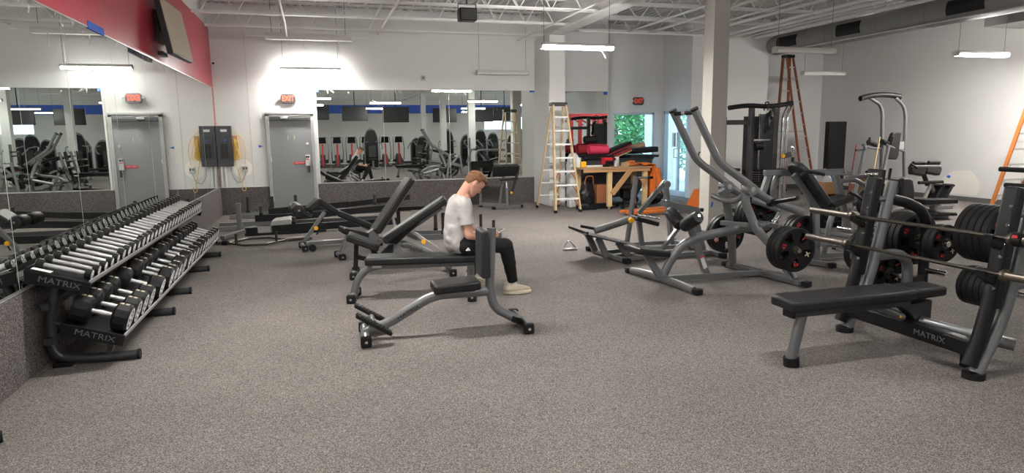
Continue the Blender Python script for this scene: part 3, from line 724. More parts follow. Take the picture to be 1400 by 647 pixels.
# --- utility bench in front
t=thing('utility_bench','low grey utility bench with upright back pad and ribbed footrests, nearest bench','bench',(.296,5.214,0),math.radians(-1.3),'weight benches')
crossfoot(t,.0,-.225,.25)
MB().tube([(-.005,0,.06),(.17,0,.115),(.50,0,.298),(.60,0,.325),(1.02,0,.327)],.036,16,bend=.1,r2=.042).build('main_tube','grey',t)
MB().tube([(1.048,0,.845),(1.036,0,.6),(1.02,0,.335),(1.06,0,.175),(1.26,0,.06)],.038,16,bend=.14,r2=.044).build('upright','grey',t)
MB().rod((1.048,0,.84),(1.0485,0,.85),.039,14).build('top_plug','black',t)
crossfoot(t,1.29,-.26,.28,tubem='black')
MB().bar((1.2,0,.085),(1.30,0,.05),.12,.05).build('foot_sleeve','black',t,bevel=.008)
o,_,_=cushion(t,'seat',(.545,.425),(.925,.442),.27,.075)
MB().box((.735,0,.352),(.3,.12,.012)).build('seat_plate','black',t)
MB().prism([(-.038,.455),(-.03,.845),(.03,.85),(.04,.455)],(.968,0,0),X,Z,.27).build('back_pad','padgrey',t,bevel=.022,seg=3)
MB().box((1.012,0,.64),(.02,.07,.22)).build('pad_bracket','black',t)
for y in (-.17,.15):
    d=V(.27,0,-.175).normalized()
    f=MB().prism([(0,-.045),(.31,-.045),(.31,.045),(0,.045)],V(-.065,y,.255),d,Y,.028).build('footrest','rubber',t,bevel=.006)
    mb=MB(); n=V(-d.z,0,d.x)
    for k in range(9): mb.box(V(-.065,y,.255)+d*(.035+.03*k)+n*.016,(.012,.085,.006),mtx=Matrix((d,Y,n)).transposed())
    mb.build('tread_ridge','black',f)
MB().rod((.06,-.2,.16),(.06,.18,.16),.022,12).build('footrest_bar','grey',t)
MB().bar((.05,0,.1),(.065,0,.17),.05,.04,X).build('footrest_post','grey',t)
lettering('MATRIX',.042,(.345,-.0415,.208),V(.33,0,.183),Z,'darkprint',t,squash=1.3)
# --- flat bench under the seated person
t=thing('flat_bench','flat black-padded bench on grey curved legs, the person sitting on its end','bench',(.284,6.596,0),math.radians(-12.5),'weight benches')
crossfoot(t,0,-.19,.22)
MB().tube([(0,0,.06),(.05,0,.22),(.15,0,.315),(.28,0,.338),(1.2,0,.35)],.036,16,bend=.14,r2=.04).build('main_tube','grey',t)
cushion(t,'bench_pad',(.14,.438),(1.25,.445),.3,.075)
MB().box((.7,0,.366),(.9,.14,.012)).build('pad_plate','black',t)
lg=MB().box((1.165,0,.2),(.075,.05,.3)).build('leg','grey',t,bevel=.008)
lettering('MATRIX',.036,(1.165,-.0265,.21),-Z,X,'darkprint',lg,squash=1.2)
crossfoot(t,1.17,-.24,.24)
MB().b2((.20,-.042,.322),(.29,-.036,.345)).build('data_plate','alu',t)
# --- adjustable benches
def adj_bench(loc,rz,label,back,seat,kind):
    t=thing('adjustable_bench',label,'bench',loc,rz,'weight benches')
    o,d,n=cushion(t,'backrest',back[0],back[1],.29,.085)
    L=(V(*[back[1][0],0,back[1][1]])-V(back[0][0],0,back[0][1])).length; a=V(back[0][0],0,back[0][1])
    MB().bar(a+d*.02-n*.105,a+d*(L*.9)-n*.105,.06,.045,n).build('back_rail','grey',t,bevel=.006)
    MB().box(a+d*(L-.004)-n*.045,(.006,.02,.02)).build('pad_bolt','chrome',o)
    cushion(t,'seat',seat[0],seat[1],.33,.08,taper=.85)
    return t,d,n,a,L
t,d,n,a,L=adj_bench((.344,7.70,0),math.radians(-7.4),'adjustable bench with backrest reclined halfway, directly behind the flat bench',((.335,.458),(1.055,.912)),((-.035,.522),(.315,.375)),'c')
mb=MB().prism([(.20,.33),(.24,.2),(.44,.16),(.47,.38),(.40,.36),(.30,.25)],(0,-.05,0),X,Z,.02); mb.prism([(.20,.33),(.24,.2),(.44,.16),(.47,.38),(.40,.36),(.30,.25)],(0,.05,0),X,Z,.02)
mb.build('pivot_bracket','black',t,bevel=.004)
MB().prism([(.42,.41),(.53,.41),(.58,.22),(.38,.22)],(0,-.0,0),X,Z,.085).build('center_post','grey',t,bevel=.005)
MB().prism([(.37,.40),(.50,.37),(.78,.62),(.70,.62)],(0,0,0),X,Z,.10).build('back_bracket','black',t,bevel=.005)
MB().bar((.05,0,.44),(.02,0,.07),.05,.05,X).build('front_post','black',t,bevel=.006)
MB().bar((.03,0,.24),(.33,0,.16),.05,.05).build('lower_link','black',t,bevel=.005)
crossfoot(t,.01,-.2,.2)
MB().tube([(.36,0,.16),(.42,0,.36),(.56,0,.385),(.84,0,.275),(1.12,0,.06)],.04,14,bend=.1,r2=.045).build('base_tube','grey',t)
lettering('MATRIX',.05,(.70,-.0465,.328),V(.28,0,-.11),Z,'darkprint',t,squash=1.2)
crossfoot(t,1.13,-.25,.25,tubem='black')
MB().bar((.69,0,.50),(.99,0,.28),.035,.035).build('ratchet_strut','alu',t,bevel=.004)
MB().rod((.81,-.02,.39),(.81,-.06,.39),.026,14).build('pull_knob','yellow',t)
t,d,n,a,L=adj_bench((.242,8.952,0),math.radians(10.9),'adjustable bench with its backrest set steep, behind the half-reclined bench',((.437,.354),(.965,1.052)),((.03,.43),(.37,.33)),'b')
MB().bar((.12,0,.33),(.0,0,.06),.07,.05,X).build('front_post','grey',t,bevel=.006)
crossfoot(t,-.01,-.17,.17)
MB().tube([(.1,0,.3),(.45,0,.24),(1.05,0,.06)],.038,14,bend=.1,r2=.042).build('base_tube','grey',t)
crossfoot(t,1.07,-.25,.25,tubem='black')
MB().bar((.72,0,.56),(.8,0,.17),.035,.035,X).build('ratchet_strut','alu',t,bevel=.004)
MB().rod((.76,-.02,.34),(.76,-.06,.34),.024,14).build('pull_knob','yellow',t)
MB().prism([(.36,.32),(.5,.4),(.52,.22),(.4,.2)],(0,0,0),X,Z,.09).build('pivot_bracket','grey',t,bevel=.004)
# --- decline bench with leg rollers
t=thing('decline_bench','decline sit-up bench with peaked pads and leg rollers near the grey door','bench',(-.187,9.902,0),math.radians(8.5),'weight benches')
cushion(t,'knee_pad',(.0,.60),(.185,.745),.3,.085)
cushion(t,'upper_pad',(.19,.745),(.455,.55),.3,.085)
cushion(t,'lower_pad',(.46,.547),(.95,.31),.3,.085)
MB().bar((.07,0,.56),(.2,0,.64),.05,.045).bar((.2,0,.63),(.93,0,.215),.05,.045).build('pad_rail','grey',t,bevel=.005)
MB().bar((-.05,0,.11),(.265,0,.53),.06,.05,X).build('front_post','grey',t,bevel=.006)
MB().rod((.125,-.025,.306),(.125,-.06,.306),.03,14).build('pull_knob','yellow',t)
MB().rod((.28,.03,.54),(.14,.03,.2),.01,8).build('support_strut','black',t)
MB().bar((-.02,0,.085),(1.0,0,.085),.07,.06).build('base_tube','grey',t,bevel=.008)
crossfoot(t,-.06,-.22,.2)
crossfoot(t,1.0,-.25,.25)
for y in (-.26,.22): MB().lathe((.03,y,.055),Y,[(-.02,.02),(-.02,.052),(.02,.052),(.02,.02)],18).build('wheel','rubber',t)
MB().bar((.08,0,.48),(-.12,0,.60),.05,.045).build('roller_arm','greydk',t,bevel=.005)
MB().rod((-.125,-.3,.60),(-.125,.3,.60),.014,10).build('roller_axle','chrome',t)
for s in (-1,1):
    MB().lathe((-.125,s*.04,.60),Y*s,[(0,.03),(.0,.07),(.03,.082),(.20,.082),(.235,.07),(.24,.03)],22).build('leg_roller','pad',t)
# --- preacher curl bench near the back mirror
t=thing('preacher_bench','black preacher curl bench with wide slanted pad under the wide mirror','bench',(3.9,13.95,0))
d=V(0,-.42,.9).normalized()
W(t).prism([(-.29,-.13),(.29,-.13),(.3,.1),(.26,.14),(-.26,.14),(-.3,.1)],V(3.96,13.95,.83),X,d,.075).build('arm_pad','pad',t,bevel=.02,seg=3)
W(t).tube([(3.86,14.15,.08),(3.90,14.08,.5),(3.93,14.0,.79)],.03,12,bend=.05).build('pad_post','grey',t)
W(t).rod((3.97,13.9,.05),(3.97,13.93,.45),.033,14).build('lower_post','grey',t)
W(t).rod((3.97,13.93,.44),(3.97,13.97,.6),.02,12).build('slide_post','chrome',t)
W(t).rod((4.22,13.92,.78),(4.06,13.86,.36),.03,10).build('rest_arm','black',t)
W(t).tube([(3.8,13.9,.64),(4.2,13.86,.66)],.028,10).build('cup_bar','black',t)
W(t).lathe((4.03,13.82,.36),-Y,[(0,.015),(.04,.028),(.06,.0)],12).build('pull_knob','yellow',t)
W(t).bar((3.66,13.83,.035),(4.29,13.99,.035),.08,.06).build('front_foot','grey',t,bevel=.006)
for a in ((3.64,13.825),(4.31,13.995)): W(t).box((*a,.032),(.07,.09,.064),rz=.25).build('foot_cap','rubber',t,bevel=.01)
W(t).bar((3.98,13.9,.07),(3.52,14.42,.07),.06,.06).build('base_tube','grey',t,bevel=.006)
W(t).rod((3.5,14.45,.02),(3.5,14.45,.40),.033,14).build('seat_leg','grey',t)
W(t).rod((3.5,14.45,.0),(3.5,14.45,.04),.045,14).build('seat_foot','rubber',t)
W(t).box((3.5,14.45,.44),(.34,.34,.075),rz=-.8).build('seat','pad',t,bevel=.022,seg=3)

# ------------------------------------------------------------------ the seated person
def capsule(mb,p0,p1,r0,r1,n=16,flat=None):
    p0=Vector(p0); p1=Vector(p1); d=p1-p0; L=d.length; d.normalize(); prof=[]
    for k in range(7): a=PI/2*k/6; prof.append((-r0*cos(a),max(r0*sin(a),1e-4)))
    for k in range(7): a=PI/2*(6-k)/6; prof.append((L+r1*cos(a),max(r1*sin(a),1e-4)))
    mb.lathe(p0,d,prof,n); return mb
def fuse(o,vox,smooth=6,fac=.5,disp=None):
    m=o.modifiers.new('fuse','REMESH'); m.mode='VOXEL'; m.voxel_size=vox; m.use_smooth_shade=True
    s=o.modifiers.new('relax','SMOOTH'); s.iterations=smooth; s.factor=fac
    if disp:
        tx=bpy.data.textures.new('folds_'+o.name,'CLOUDS'); tx.noise_scale=disp[1]; tx.noise_depth=2
        dm=o.modifiers.new('folds','DISPLACE'); dm.texture=tx; dm.strength=disp[0]; dm.mid_level=.5; dm.texture_coords='LOCAL'
    return o
PY=6.36
P=thing('person','person in grey t-shirt and black trousers sitting on the flat bench with a phone','person',(1.32,PY,0))
J=dict(pelvis=V(1.335,PY,.575), waist=V(1.29,PY,.70), chest=V(1.315,PY,.86), neck=V(1.385,PY,1.02),
  shR=V(1.335,PY-.175,.94), elR=V(1.365,PY-.225,.655), wrR=V(1.60,PY-.085,.602),
  shL=V(1.345,PY+.175,.94), elL=V(1.41,PY+.225,.66), wrL=V(1.61,PY+.075,.612),
  hipR=V(1.345,PY-.095,.55), knR=V(1.76,PY-.12,.515), anR=V(1.85,PY-.05,.115),
  hipL=V(1.345,PY+.10,.55), knL=V(1.70,PY+.30,.50), anL=V(1.50,PY+.40,.13))
hc=V(1.478,PY-.005,1.13); tilt=math.radians(42)
HR=Matrix.Rotation(tilt,3,'Y')       # head pitched forward (towards +x and down)
def hp(x,y,z): return hc+HR@V(x,y,z)
def lerp_tab(T,z):
    for (z0,v0),(z1,v1) in zip(T,T[1:]):
        if z<=z1: k=(z-z0)/(z1-z0); k=k*k*(3-2*k)*.5+k*.5; return v0+(v1-v0)*k
    return T[-1][1]
TF=[(-.118,.058),(-.106,.073),(-.09,.076),(-.06,.080),(-.045,.083),(-.02,.084),(0,.084),(.02,.091),(.04,.094),(.06,.090),(.08,.076),(.1,.048),(.113,.006)]
TB=[(-.118,.012),(-.1,.0),(-.08,-.025),(-.06,-.055),(-.03,-.085),(0,-.098),(.03,-.103),(.06,-.097),(.08,-.083),(.1,-.05),(.113,-.006)]
TW=[(-.118,.02),(-.106,.036),(-.09,.047),(-.07,.056),(-.045,.062),(-.02,.068),(0,.072),(.03,.077),(.06,.074),(.08,.064),(.1,.04),(.113,.005)]
def gs(a,s): return math.exp(-(a/s)**2)
def head_pt(t,z,off=0.):
    xf,xb,w=lerp_tab(TF,z),lerp_tab(TB,z),lerp_tab(TW,z); c=(xf+xb)/2; a=(xf-xb)/2+off; w+=off; e=.88
    cx_,sy=cos(t),sin(t); x=c+a*math.copysign(abs(cx_)**e,cx_); y=w*math.copysign(abs(sy)**e,sy)
    if x>c and off==0:
        if -.052<z<.016:
            k=(.016-z)/.054; h=.004+.023*k if z>-.038 else .027*(z+.052)/.014
            x+=max(0,h)*gs(y,.007+.006*k)
        x-=.010*gs(abs(y)-.033,.014)*gs(z-.002,.012); x+=.004*gs(abs(y)-.03,.022)*gs(z-.022,.008)
        x+=.006*gs(y,.02)*(gs(z+.069,.006)+gs(z+.081,.006)*.9) + .006*gs(y,.018)*gs(z+.105,.011) + .004*gs(abs(y)-.04,.018)*gs(z+.022,.018)
    return x,y
def head_loft(mb,off=None,nt=72,nz=64):
    vs=[];fs=[]
    for i in range(nz+1):
        z=-.118+.231*i/nz
        for k in range(nt):
            t=2*PI*k/nt
            if off is None: x,y=head_pt(t,z); q=hp(x,y,z)
            else:
                x,y=head_pt(t,z); o=off(x,y,z); x2,y2=head_pt(t,z,o if o else 1e-5); q=hp(x2,y2,z+o*max(0,z/.113)**2)
            vs.append(q)
    for i in range(nz):
        for k in range(nt): a=i*nt+k; b=i*nt+(k+1)%nt; fs.append((a,b,b+nt,a+nt))
    fs.append(tuple(reversed(range(nt)))); fs.append(tuple(nz*nt+k for k in range(nt)))
    return mb.add(vs,fs)
mb=W(P)
head_loft(mb)
for s in (-1,1):
    mb.sphere(hp(-.012,s*.074,-.006),.030,14,10,(.55,.3,1.0),HR); mb.sphere(hp(-.005,s*.073,-.03),.013,10,8,(.7,.5,1),HR)
capsule(mb,hp(-.035,0,-.045),J['neck']+V(-.03,0,-.01),.054,.06)
capsule(mb,J['neck']+V(-.01,0,-.02),J['chest'],.068,.095); capsule(mb,J['chest'],J['waist'],.10,.095); capsule(mb,J['waist'],J['pelvis'],.095,.11)
for s,k in ((-1,'R'),(1,'L')):
    capsule(mb,J['chest']+V(.0,s*.06,.04),J['sh'+k],.07,.06)
    capsule(mb,J['sh'+k],J['el'+k],.056,.043); capsule(mb,J['el'+k],J['el'+k].lerp(J['wr'+k],.35),.043,.042); capsule(mb,J['el'+k].lerp(J['wr'+k],.35),J['wr'+k],.042,.027)
    capsule(mb,J['hip'+k],J['kn'+k],.083,.058); capsule(mb,J['kn'+k],J['an'+k],.055,.036); capsule(mb,J['pelvis'],J['hip'+k],.11,.09)
# hands round the phone
ph=V(1.705,PY+.0,.638)
def hand(mb,w,s):
    fwd=(ph-w); fwd.z*=.4; fwd.normalize(); sd=V(0,s,0)     # s=-1 right hand (towards us)
    pc=w+fwd*.05
    for q in (-.022,-.007,.008,.022): capsule(mb,w+fwd*.015+Z*q*.5,pc+fwd*.028+Z*q,.017,.013,10)
    for i,(q,l) in enumerate(((.026,.030),(.009,.034),(-.009,.032),(-.026,.026))):
        a=pc+fwd*.03+Z*q; b=a+fwd*l+sd*.004; c=b+fwd*.012-sd*.026+Z*(-.002); e=c-sd*.02-fwd*.008
        capsule(mb,a,b,.0098,.009,8); capsule(mb,b,c,.009,.0082,8); capsule(mb,c,e,.0082,.0075,8)
    a=w+fwd*.025+Z*.022; b=a+fwd*.03+Z*.025-sd*.006; c=b+fwd*.03+Z*.006-sd*.012
    capsule(mb,a,b,.0125,.0105,8); capsule(mb,b,c,.0105,.009,8)
hand(mb,J['wrR'],-1); hand(mb,J['wrL'],1)
body=fuse(mb.build('body','skin',P),.0045,2)
# eyes and brows
for s in (-1,1):
    e=W(P).sphere(hp(.0605,s*.032,.001),.0115,14,10).build('eye','sock',P)
    W(P).sphere(hp(.0690,s*.032,-.0045),.0045,8,6).build('iris','black',e)
    W(P).tube([hp(.084,s*.014,.020),hp(.083,s*.032,.026),hp(.070,s*.050,.020)],.0038,6).build('eyebrow','hair',P)
# hair: short, thicker on top, cropped at the sides and nape
def hair_off(x,y,z):
    if x>.03: line=.062-.006*gs(y,.03)
    elif x>-.002: line=.062-(.03-x)/.032*.075
    elif x>-.03: line=.028
    else: line=.028-min(1,(-.03-x)/.03)*.085
    k=max(0,min(1,(z-line)/.012))
    q=V(x,y,z); nz_=noise.noise(q*70)*.5+noise.noise(q*150)*.35
    thick=.006+.012*max(0,min(1,(z-.02)/.07))+.008*gs(x-.075,.03)*gs(z-.075,.03)
    return -.006+k*(.006+thick*(1+.55*nz_))
mb=W(P); head_loft(mb,hair_off,96,90)
hair=mb.build('hair','hair',P,sharp=80)
# t-shirt
mb=W(P)
capsule(mb,J['neck']+V(-.035,0,-.045),J['chest'],.078,.125); capsule(mb,J['chest'],J['waist']+V(.0,0,.02),.128,.124); capsule(mb,J['waist'],J['pelvis']+V(-.02,0,.0),.124,.118)
for s in (-1,1):
    capsule(mb,J['chest']+V(0,s*.055,.01),J['waist']+V(.01,s*.06,0),.115,.11); capsule(mb,J['waist']+V(0,s*.06,0),J['pelvis']+V(-.03,s*.07,-.01),.112,.105)
capsule(mb,V(1.27,PY,.64),V(1.26,PY,.56),.12,.105); capsule(mb,V(1.25,PY-.06,.60),V(1.30,PY-.09,.51),.08,.055); capsule(mb,V(1.26,PY+.06,.60),V(1.27,PY+.07,.51),.07,.05)
for s,k in ((-1,'R'),(1,'L')):
    capsule(mb,J['chest']+V(-.005,s*.07,.055),J['sh'+k]+V(0,0,.0),.1,.082)
    capsule(mb,J['sh'+k],J['sh'+k].lerp(J['el'+k],.48),.08,.073)
sh=mb.build('shirt','shirt',P); fuse(sh,.011,5,.5,(.022,.09))
# cut the shirt at the neck opening, sleeve ends: collar band and cuffs mark the ends
for s,k in ((-1,'R'),(1,'L')):
    a=J['sh'+k].lerp(J['el'+k],.60); d=(J['el'+k]-J['sh'+k]).normalized()
    W(P).lathe(a-d*.06,d,[(0,.070),(.03,.073),(.075,.074),(.075,.066),(.0,.062)],22).build('sleeve_hem','shirt',sh)
# trousers
mb=W(P)
capsule(mb,J['pelvis']+V(-.01,-.06,0),J['pelvis']+V(-.01,.06,0),.118,.118)
for k in 'RL':
    capsule(mb,J['hip'+k],J['kn'+k],.097,.074); an=J['kn'+k].lerp(J['an'+k],.88); capsule(mb,J['kn'+k],J['kn'+k].lerp(an,.4),.072,.070); capsule(mb,J['kn'+k].lerp(an,.4),an,.07,.053)
tr=mb.build('trousers','trouser',P); fuse(tr,.010,4,.5,(.016,.07))
for k in 'RL':
    d=(J['an'+k]-J['kn'+k]).normalized(); a=J['kn'+k].lerp(J['an'+k],.9)
    W(P).lathe(a,d,[(-.06,.055),(.02,.053),(.02,.045),(-.06,.045)],18).build('trouser_hem','trouser',tr)
    W(P).rod(a+d*.0,J['an'+k]+d*.035,.039,14,.037).build('sock','sock',P)
W(P).prism([(-.022,0),(.022,0),(.006,.028),(-.006,.028)],(1.36,PY-.19,.50),X,Z,.03).build('logo_mark','sock',tr)
# shoes
def shoe(ank,ang,pit,label):
    R_=Matrix.Rotation(ang,3,'Z')@Matrix.Rotation(pit,3,'Y'); o=V(ank.x,ank.y,0)
    def q(x,y,z): return o+R_@V(x,y,z)
    mb=W(P)
    capsule(mb,q(-.055,0,.062),q(.02,0,.066),.042,.044); capsule(mb,q(0,0,.07),q(.10,0,.052),.044,.036); capsule(mb,q(.09,.004,.048),q(.165,.01,.04),.042,.028)
    capsule(mb,q(-.045,0,.075),q(-.05,0,.105),.036,.033); capsule(mb,q(.0,0,.085),q(.005,0,.105),.042,.038)
    s_=mb.build('shoe','shoe',P); fuse(s_,.007,4)
    poly=[]
    for k in range(28):
        a=2*PI*k/28; x=.055+.148*cos(a); w=.042+.008*cos(a)-.006*cos(2*a); poly.append((x,w*sin(a)*1.08))
    W(P).prism(poly,q(0,.003,.018),R_@X,R_@Y,.034).build('sole','sole',s_,bevel=.008)
    mb=W(P)
    for k in range(4): mb.tube([q(.035+.022*k,-.024,.100-.012*k),q(.04+.022*k,0,.107-.012*k),q(.035+.022*k,.024,.100-.012*k)],.0035,6)
    mb.build('laces','sock',s_)
shoe(J['anR']+V(-.01,0,0),math.radians(-4),0,'r'); shoe(J['anL']+V(0.03,0,0),math.radians(8),0,'l')
# phone held in both hands
R_=Matrix.Rotation(math.radians(-22),3,'Y')
t=thing('mobile_phone','pale mobile phone held in the seated person\'s hands','phone',tuple(ph))
W(t).box(ph,(.15,.074,.008),mtx=R_@Matrix.Rotation(0,3,'Z')).build('phone_case','paper',t,bevel=.003)
W(t).box(ph+R_@V(0,0,.0045),(.14,.066,.001),mtx=R_).build('phone_screen','screen',t)
# ------------------------------------------------------------------ weight plates (axis along y, face towards -y)
plate_cache={}
def plate_proto(R,th,num):
    t=thing('weight_plate','x','weight plate',(0,0,0))
    h=th/2; mb=MB()
    mb.lathe((0,0,0),Y,[(-h,R*.83),(-h,R*.97),(-h*.8,R),(h*.8,R),(h,R*.97),(h,R*.83),(-h,R*.83)],44)
    mb.lathe((0,0,0),Y,[(-h*.8,.029),(-h*.8,R*.40),(h*.8,R*.40),(h*.8,.029),(-h*.8,.029)],30)
    for k in range(5):
        a=2*PI*k/5+PI/2; da=.34
        vs=[]
        for s in (-1,1):
            for (r,w) in ((R*.33,da*1.15),(R*.62,da),(R*.9,da*1.1)):
                for q in (-1,1): vs.append(V(r*cos(a+q*w),s*h*.72,r*sin(a+q*w)))
        mb.add(vs,[(0,1,3,2),(2,3,5,4),(6,8,9,7),(8,10,11,9),(0,2,8,6),(2,4,10,8),(1,7,9,3),(3,9,11,5),(0,6,7,1),(4,5,11,10)])
    d=mb.build('disc','plate',t,sharp=30)
    MB().lathe((0,0,0),Y,[(-h*.95,.028),(-h*.95,.045),(h*.95,.045),(h*.95,.028),(-h*.95,.028)],24).build('hub_ring','barsteel',t)
    zf=-h*.74-.001
    for ang,ra in ((math.radians(163),0),(math.radians(275),0)):
        x,z=R*.66*cos(ang),R*.66*sin(ang); up_=V(cos(ang),0,sin(ang)); rt_=V(-up_.z,0,up_.x)*-1
        lettering(num,R*.27,(x,zf,z),V(up_.z,0,-up_.x),up_,'red',t,'weight_number')
    ang=math.radians(-20); x,z=R*.66*cos(ang),R*.66*sin(ang)
    mb=MB()
    for s in (-1,1): mb.box((x,zf,z),(R*.28,.0015,R*.06),mtx=Matrix.Rotation(s*.75+.3,3,'Y'))
    mb.build('cross_mark','gold',t)
    ang=math.radians(52); mb=MB().box((R*.66*cos(ang),zf,R*.66*sin(ang)),(R*.26,.0015,R*.05),mtx=Matrix.Rotation(-.6,3,'Y')); mb.build('side_mark','red',t)
    return t
PL={}
def plates(xz,ys,R,th,num,labels,group,spin=0.):
    for y,l in zip(ys,labels):
        key=(R,th,num)
        if key not in PL: o=PL[key]=plate_proto(R,th,num)
        else: o=dup(PL[key],(0,0,0),l)
        o.location=(xz[0],y,xz[1]); o['label']=l; o['group']=group
        o.rotation_euler=(0,spin,0); spin+=.9
# ------------------------------------------------------------------ T-bar / hip machine by the column, furthest of the front row
t=thing('incline_press_machine','grey machine with long foot ramp and tilted post, left of the lever pulldown','gym machine',(4.2,7.85,0),0,'plate-loaded machines')
def foot(t,p,d,w=.09,h=.06,l=.08): 
    d=Vector(d).normalized(); p=Vector(p); return W(t).bar(p,p+d*l,w,h).build('foot_cap','rubber',t,bevel=.01)
W(t).bar((3.55,8.2,.04),(3.61,7.38,.04),.075,.05).build('front_rail','grey',t,bevel=.006)
W(t).bar((3.6,7.42,.045),(4.9,7.47,.045),.06,.05).build('side_rail','grey',t,bevel=.006)
W(t).bar((4.2,8.42,.045),(4.85,8.40,.045),.06,.05).build('side_rail','grey',t,bevel=.006)
W(t).bar((4.93,8.45,.04),(4.93,7.3,.04),.075,.05).build('rear_rail','grey',t,bevel=.006)
W(t).bar((3.6,7.95,.05),(4.93,8.0,.05),.06,.05).build('base_beam','grey',t,bevel=.006)
for p,d in (((3.545,8.28,.04),(-.06,.8,0)),((3.612,7.36,.04),(.06,-.8,0)),((4.93,8.46,.04),Y),((4.93,7.29,.04),-Y)): foot(t,p,d)
d=V(.88,0,-.24).normalized()
r_=W(t).prism([(-.02,-.36),(.92,-.36),(.9,.3),(.06,.3)],(3.11,7.72,.385),d,Y,.018).build('foot_plate','greydk',t,bevel=.003)
W(t).box((3.13,7.72,.40),(.03,.6,.03)).build('plate_lip','black',r_)
for (x0,x1,y) in ((3.33,3.45,7.55),(3.6,3.74,7.55),(3.36,3.48,7.98)):
    W(t).bar((x0,y,.31 if x0<3.5 else .245),(x1,y,.06),.05,.08,X).build('ramp_post','grey',t,bevel=.006)
W(t).rod((3.24,7.9,.42),(3.42,7.9,.38),.02,10).build('grip_bar','black',t)
W(t).tube([(3.42,7.86,.355),(3.62,7.86,.40),(3.95,7.86,.485)],.032,12,r2=.045,side=Y).build('lever_arm','grey',t)
lettering('MATRIX',.05,(3.66,7.808,.408),V(.52,0,.115),Z,'darkprint',t,squash=1.2,world=True)
W(t).rod((3.91,7.83,.475),(3.91,7.78,.475),.035,14).build('pull_knob','yellow',t)
W(t).rod((4.12,8.35,.05),(4.25,8.35,1.01),.036,14).build('tall_post','grey',t)
W(t).tube([(4.24,8.34,.985),(4.30,8.32,.99),(4.40,8.3,.99)],.016,8).build('post_handle','chrome',t)
W(t).rod((4.40,8.3,.99),(4.47,8.28,.99),.02,10).build('handle_tip','black',t)
W(t).bar((4.60,8.16,.945),(4.2,8.16,.52),.05,.06).build('diagonal_beam','grey',t,bevel=.006)
lettering('MATRIX',.05,(4.40,8.133,.735),V(.40,0,.425),Z,'darkprint',t,squash=1.2,world=True)
W(t).rod((4.6,8.1,.9),(4.6,8.22,.9),.05,18).build('pivot_hub','grey',t)
W(t).bar((4.63,8.2,.88),(4.74,8.2,.05),.08,.05,X).build('rear_upright','grey',t,bevel=.006)
W(t).prism([(0,0),(.5,-.13),(.5,-.19),(.46,-.23),(.0,-.09)],(4.30,7.66,.745),X,Z,.16).build('arm_plate','grey',t,bevel=.008)
W(t).rod((4.78,7.66,.59),(4.88,7.66,.585),.026,12).build('arm_grip','black',t)
W(t).bar((4.72,7.6,.56),(4.87,7.6,.06),.05,.06,X).build('rear_leg','grey',t,bevel=.006)
W(t).bar((4.25,7.62,.08),(4.6,7.7,.42),.05,.05).build('brace','grey',t,bevel=.006)
d=V(.27,0,-.075).normalized()
W(t).prism([(0,-.13),(.34,-.13),(.34,.13),(0,.13)],(3.96,7.86,.50),d,Y,.06).build('chest_pad','pad',t,bevel=.018,seg=3)
W(t).bar((4.05,7.86,.45),(4.15,7.95,.07),.05,.06,X).build('pad_post','grey',t)
W(t).tube([(3.93,7.66,.56),(4.24,7.66,.50)],.016,10).build('chrome_bar','chrome',t)
# ------------------------------------------------------------------ tall lever pulldown machine
t=thing('lever_pulldown_machine','tall lever pulldown machine with two curved overhead arms and black grip','gym machine',(4.2,6.2,0),0,'plate-loaded machines')
W(t).tube([(3.42,6.8,.03),(3.46,6.5,.05),(3.5,6.2,.055),(3.53,5.9,.05),(3.56,5.7,.03)],.034,12,r2=.045,side=X).build('front_rail','grey',t)
W(t).bar((4.66,6.72,.04),(4.77,5.6,.04),.09,.055).build('rear_rail','grey',t,bevel=.006)
for p,d in (((3.412,6.80,.035),(-.05,.9,0)),((3.563,5.68,.035),(.1,-.9,0)),((4.655,6.73,.04),(-.1,.9,0)),((4.772,5.58,.04),(.1,-.9,0))): foot(t,p,d,l=.07)
W(t).bar((3.5,6.24,.05),(4.72,6.16,.05),.07,.06).build('base_beam','grey',t,bevel=.006)
W(t).tube([(3.49,6.21,.07),(3.56,6.21,.22),(3.70,6.21,.40),(3.9,6.2,.485),(4.45,6.19,.555),(4.78,6.19,.57)],.034,14,r2=.05,bend=.1,side=Y).build('main_frame','grey',t)
W(t).bar((3.46,6.21,.08),(3.28,6.21,.35),.055,.075).build('seat_post','grey',t,bevel=.008)
d=V(.36,0,-.06).normalized()
W(t).prism([(0,-.17),(.39,-.15),(.39,.15),(0,.17)],(3.12,6.21,.40),d,Y,.065).build('seat','pad',t,bevel=.02,seg=3)
W(t).bar((4.03,6.21,.06),(3.82,6.21,.58),.05,.075).build('roller_post','grey',t,bevel=.008)
st=W(t).box((3.965,6.178,.21),(.045,.004,.15),mtx=Matrix.Rotation(-.38,3,'Y')).build('warning_sticker','white',t)
W(t).box((3.94,6.176,.27),(.045,.004,.02),mtx=Matrix.Rotation(-.38,3,'Y')).build('sticker_header','red',st)
for s in (-1,1):
    r_=W(t).rod((3.71,6.2,.60),(3.71+.02*(s<0),6.2+s*.285,.60+.157),.016,10).build('roller_axle','chrome',t)
    W(t).lathe((3.71,6.2+s*.035,.62),V(.02*(s<0),s*.26,.135),[(0,.03),(0,.062),(.02,.07),(.24,.07),(.27,.06),(.27,.016)],22).build('thigh_roller','pad',t)
W(t).bar((3.82,6.21,.57),(3.70,6.2,.60),.05,.05).build('roller_bracket','grey',t)
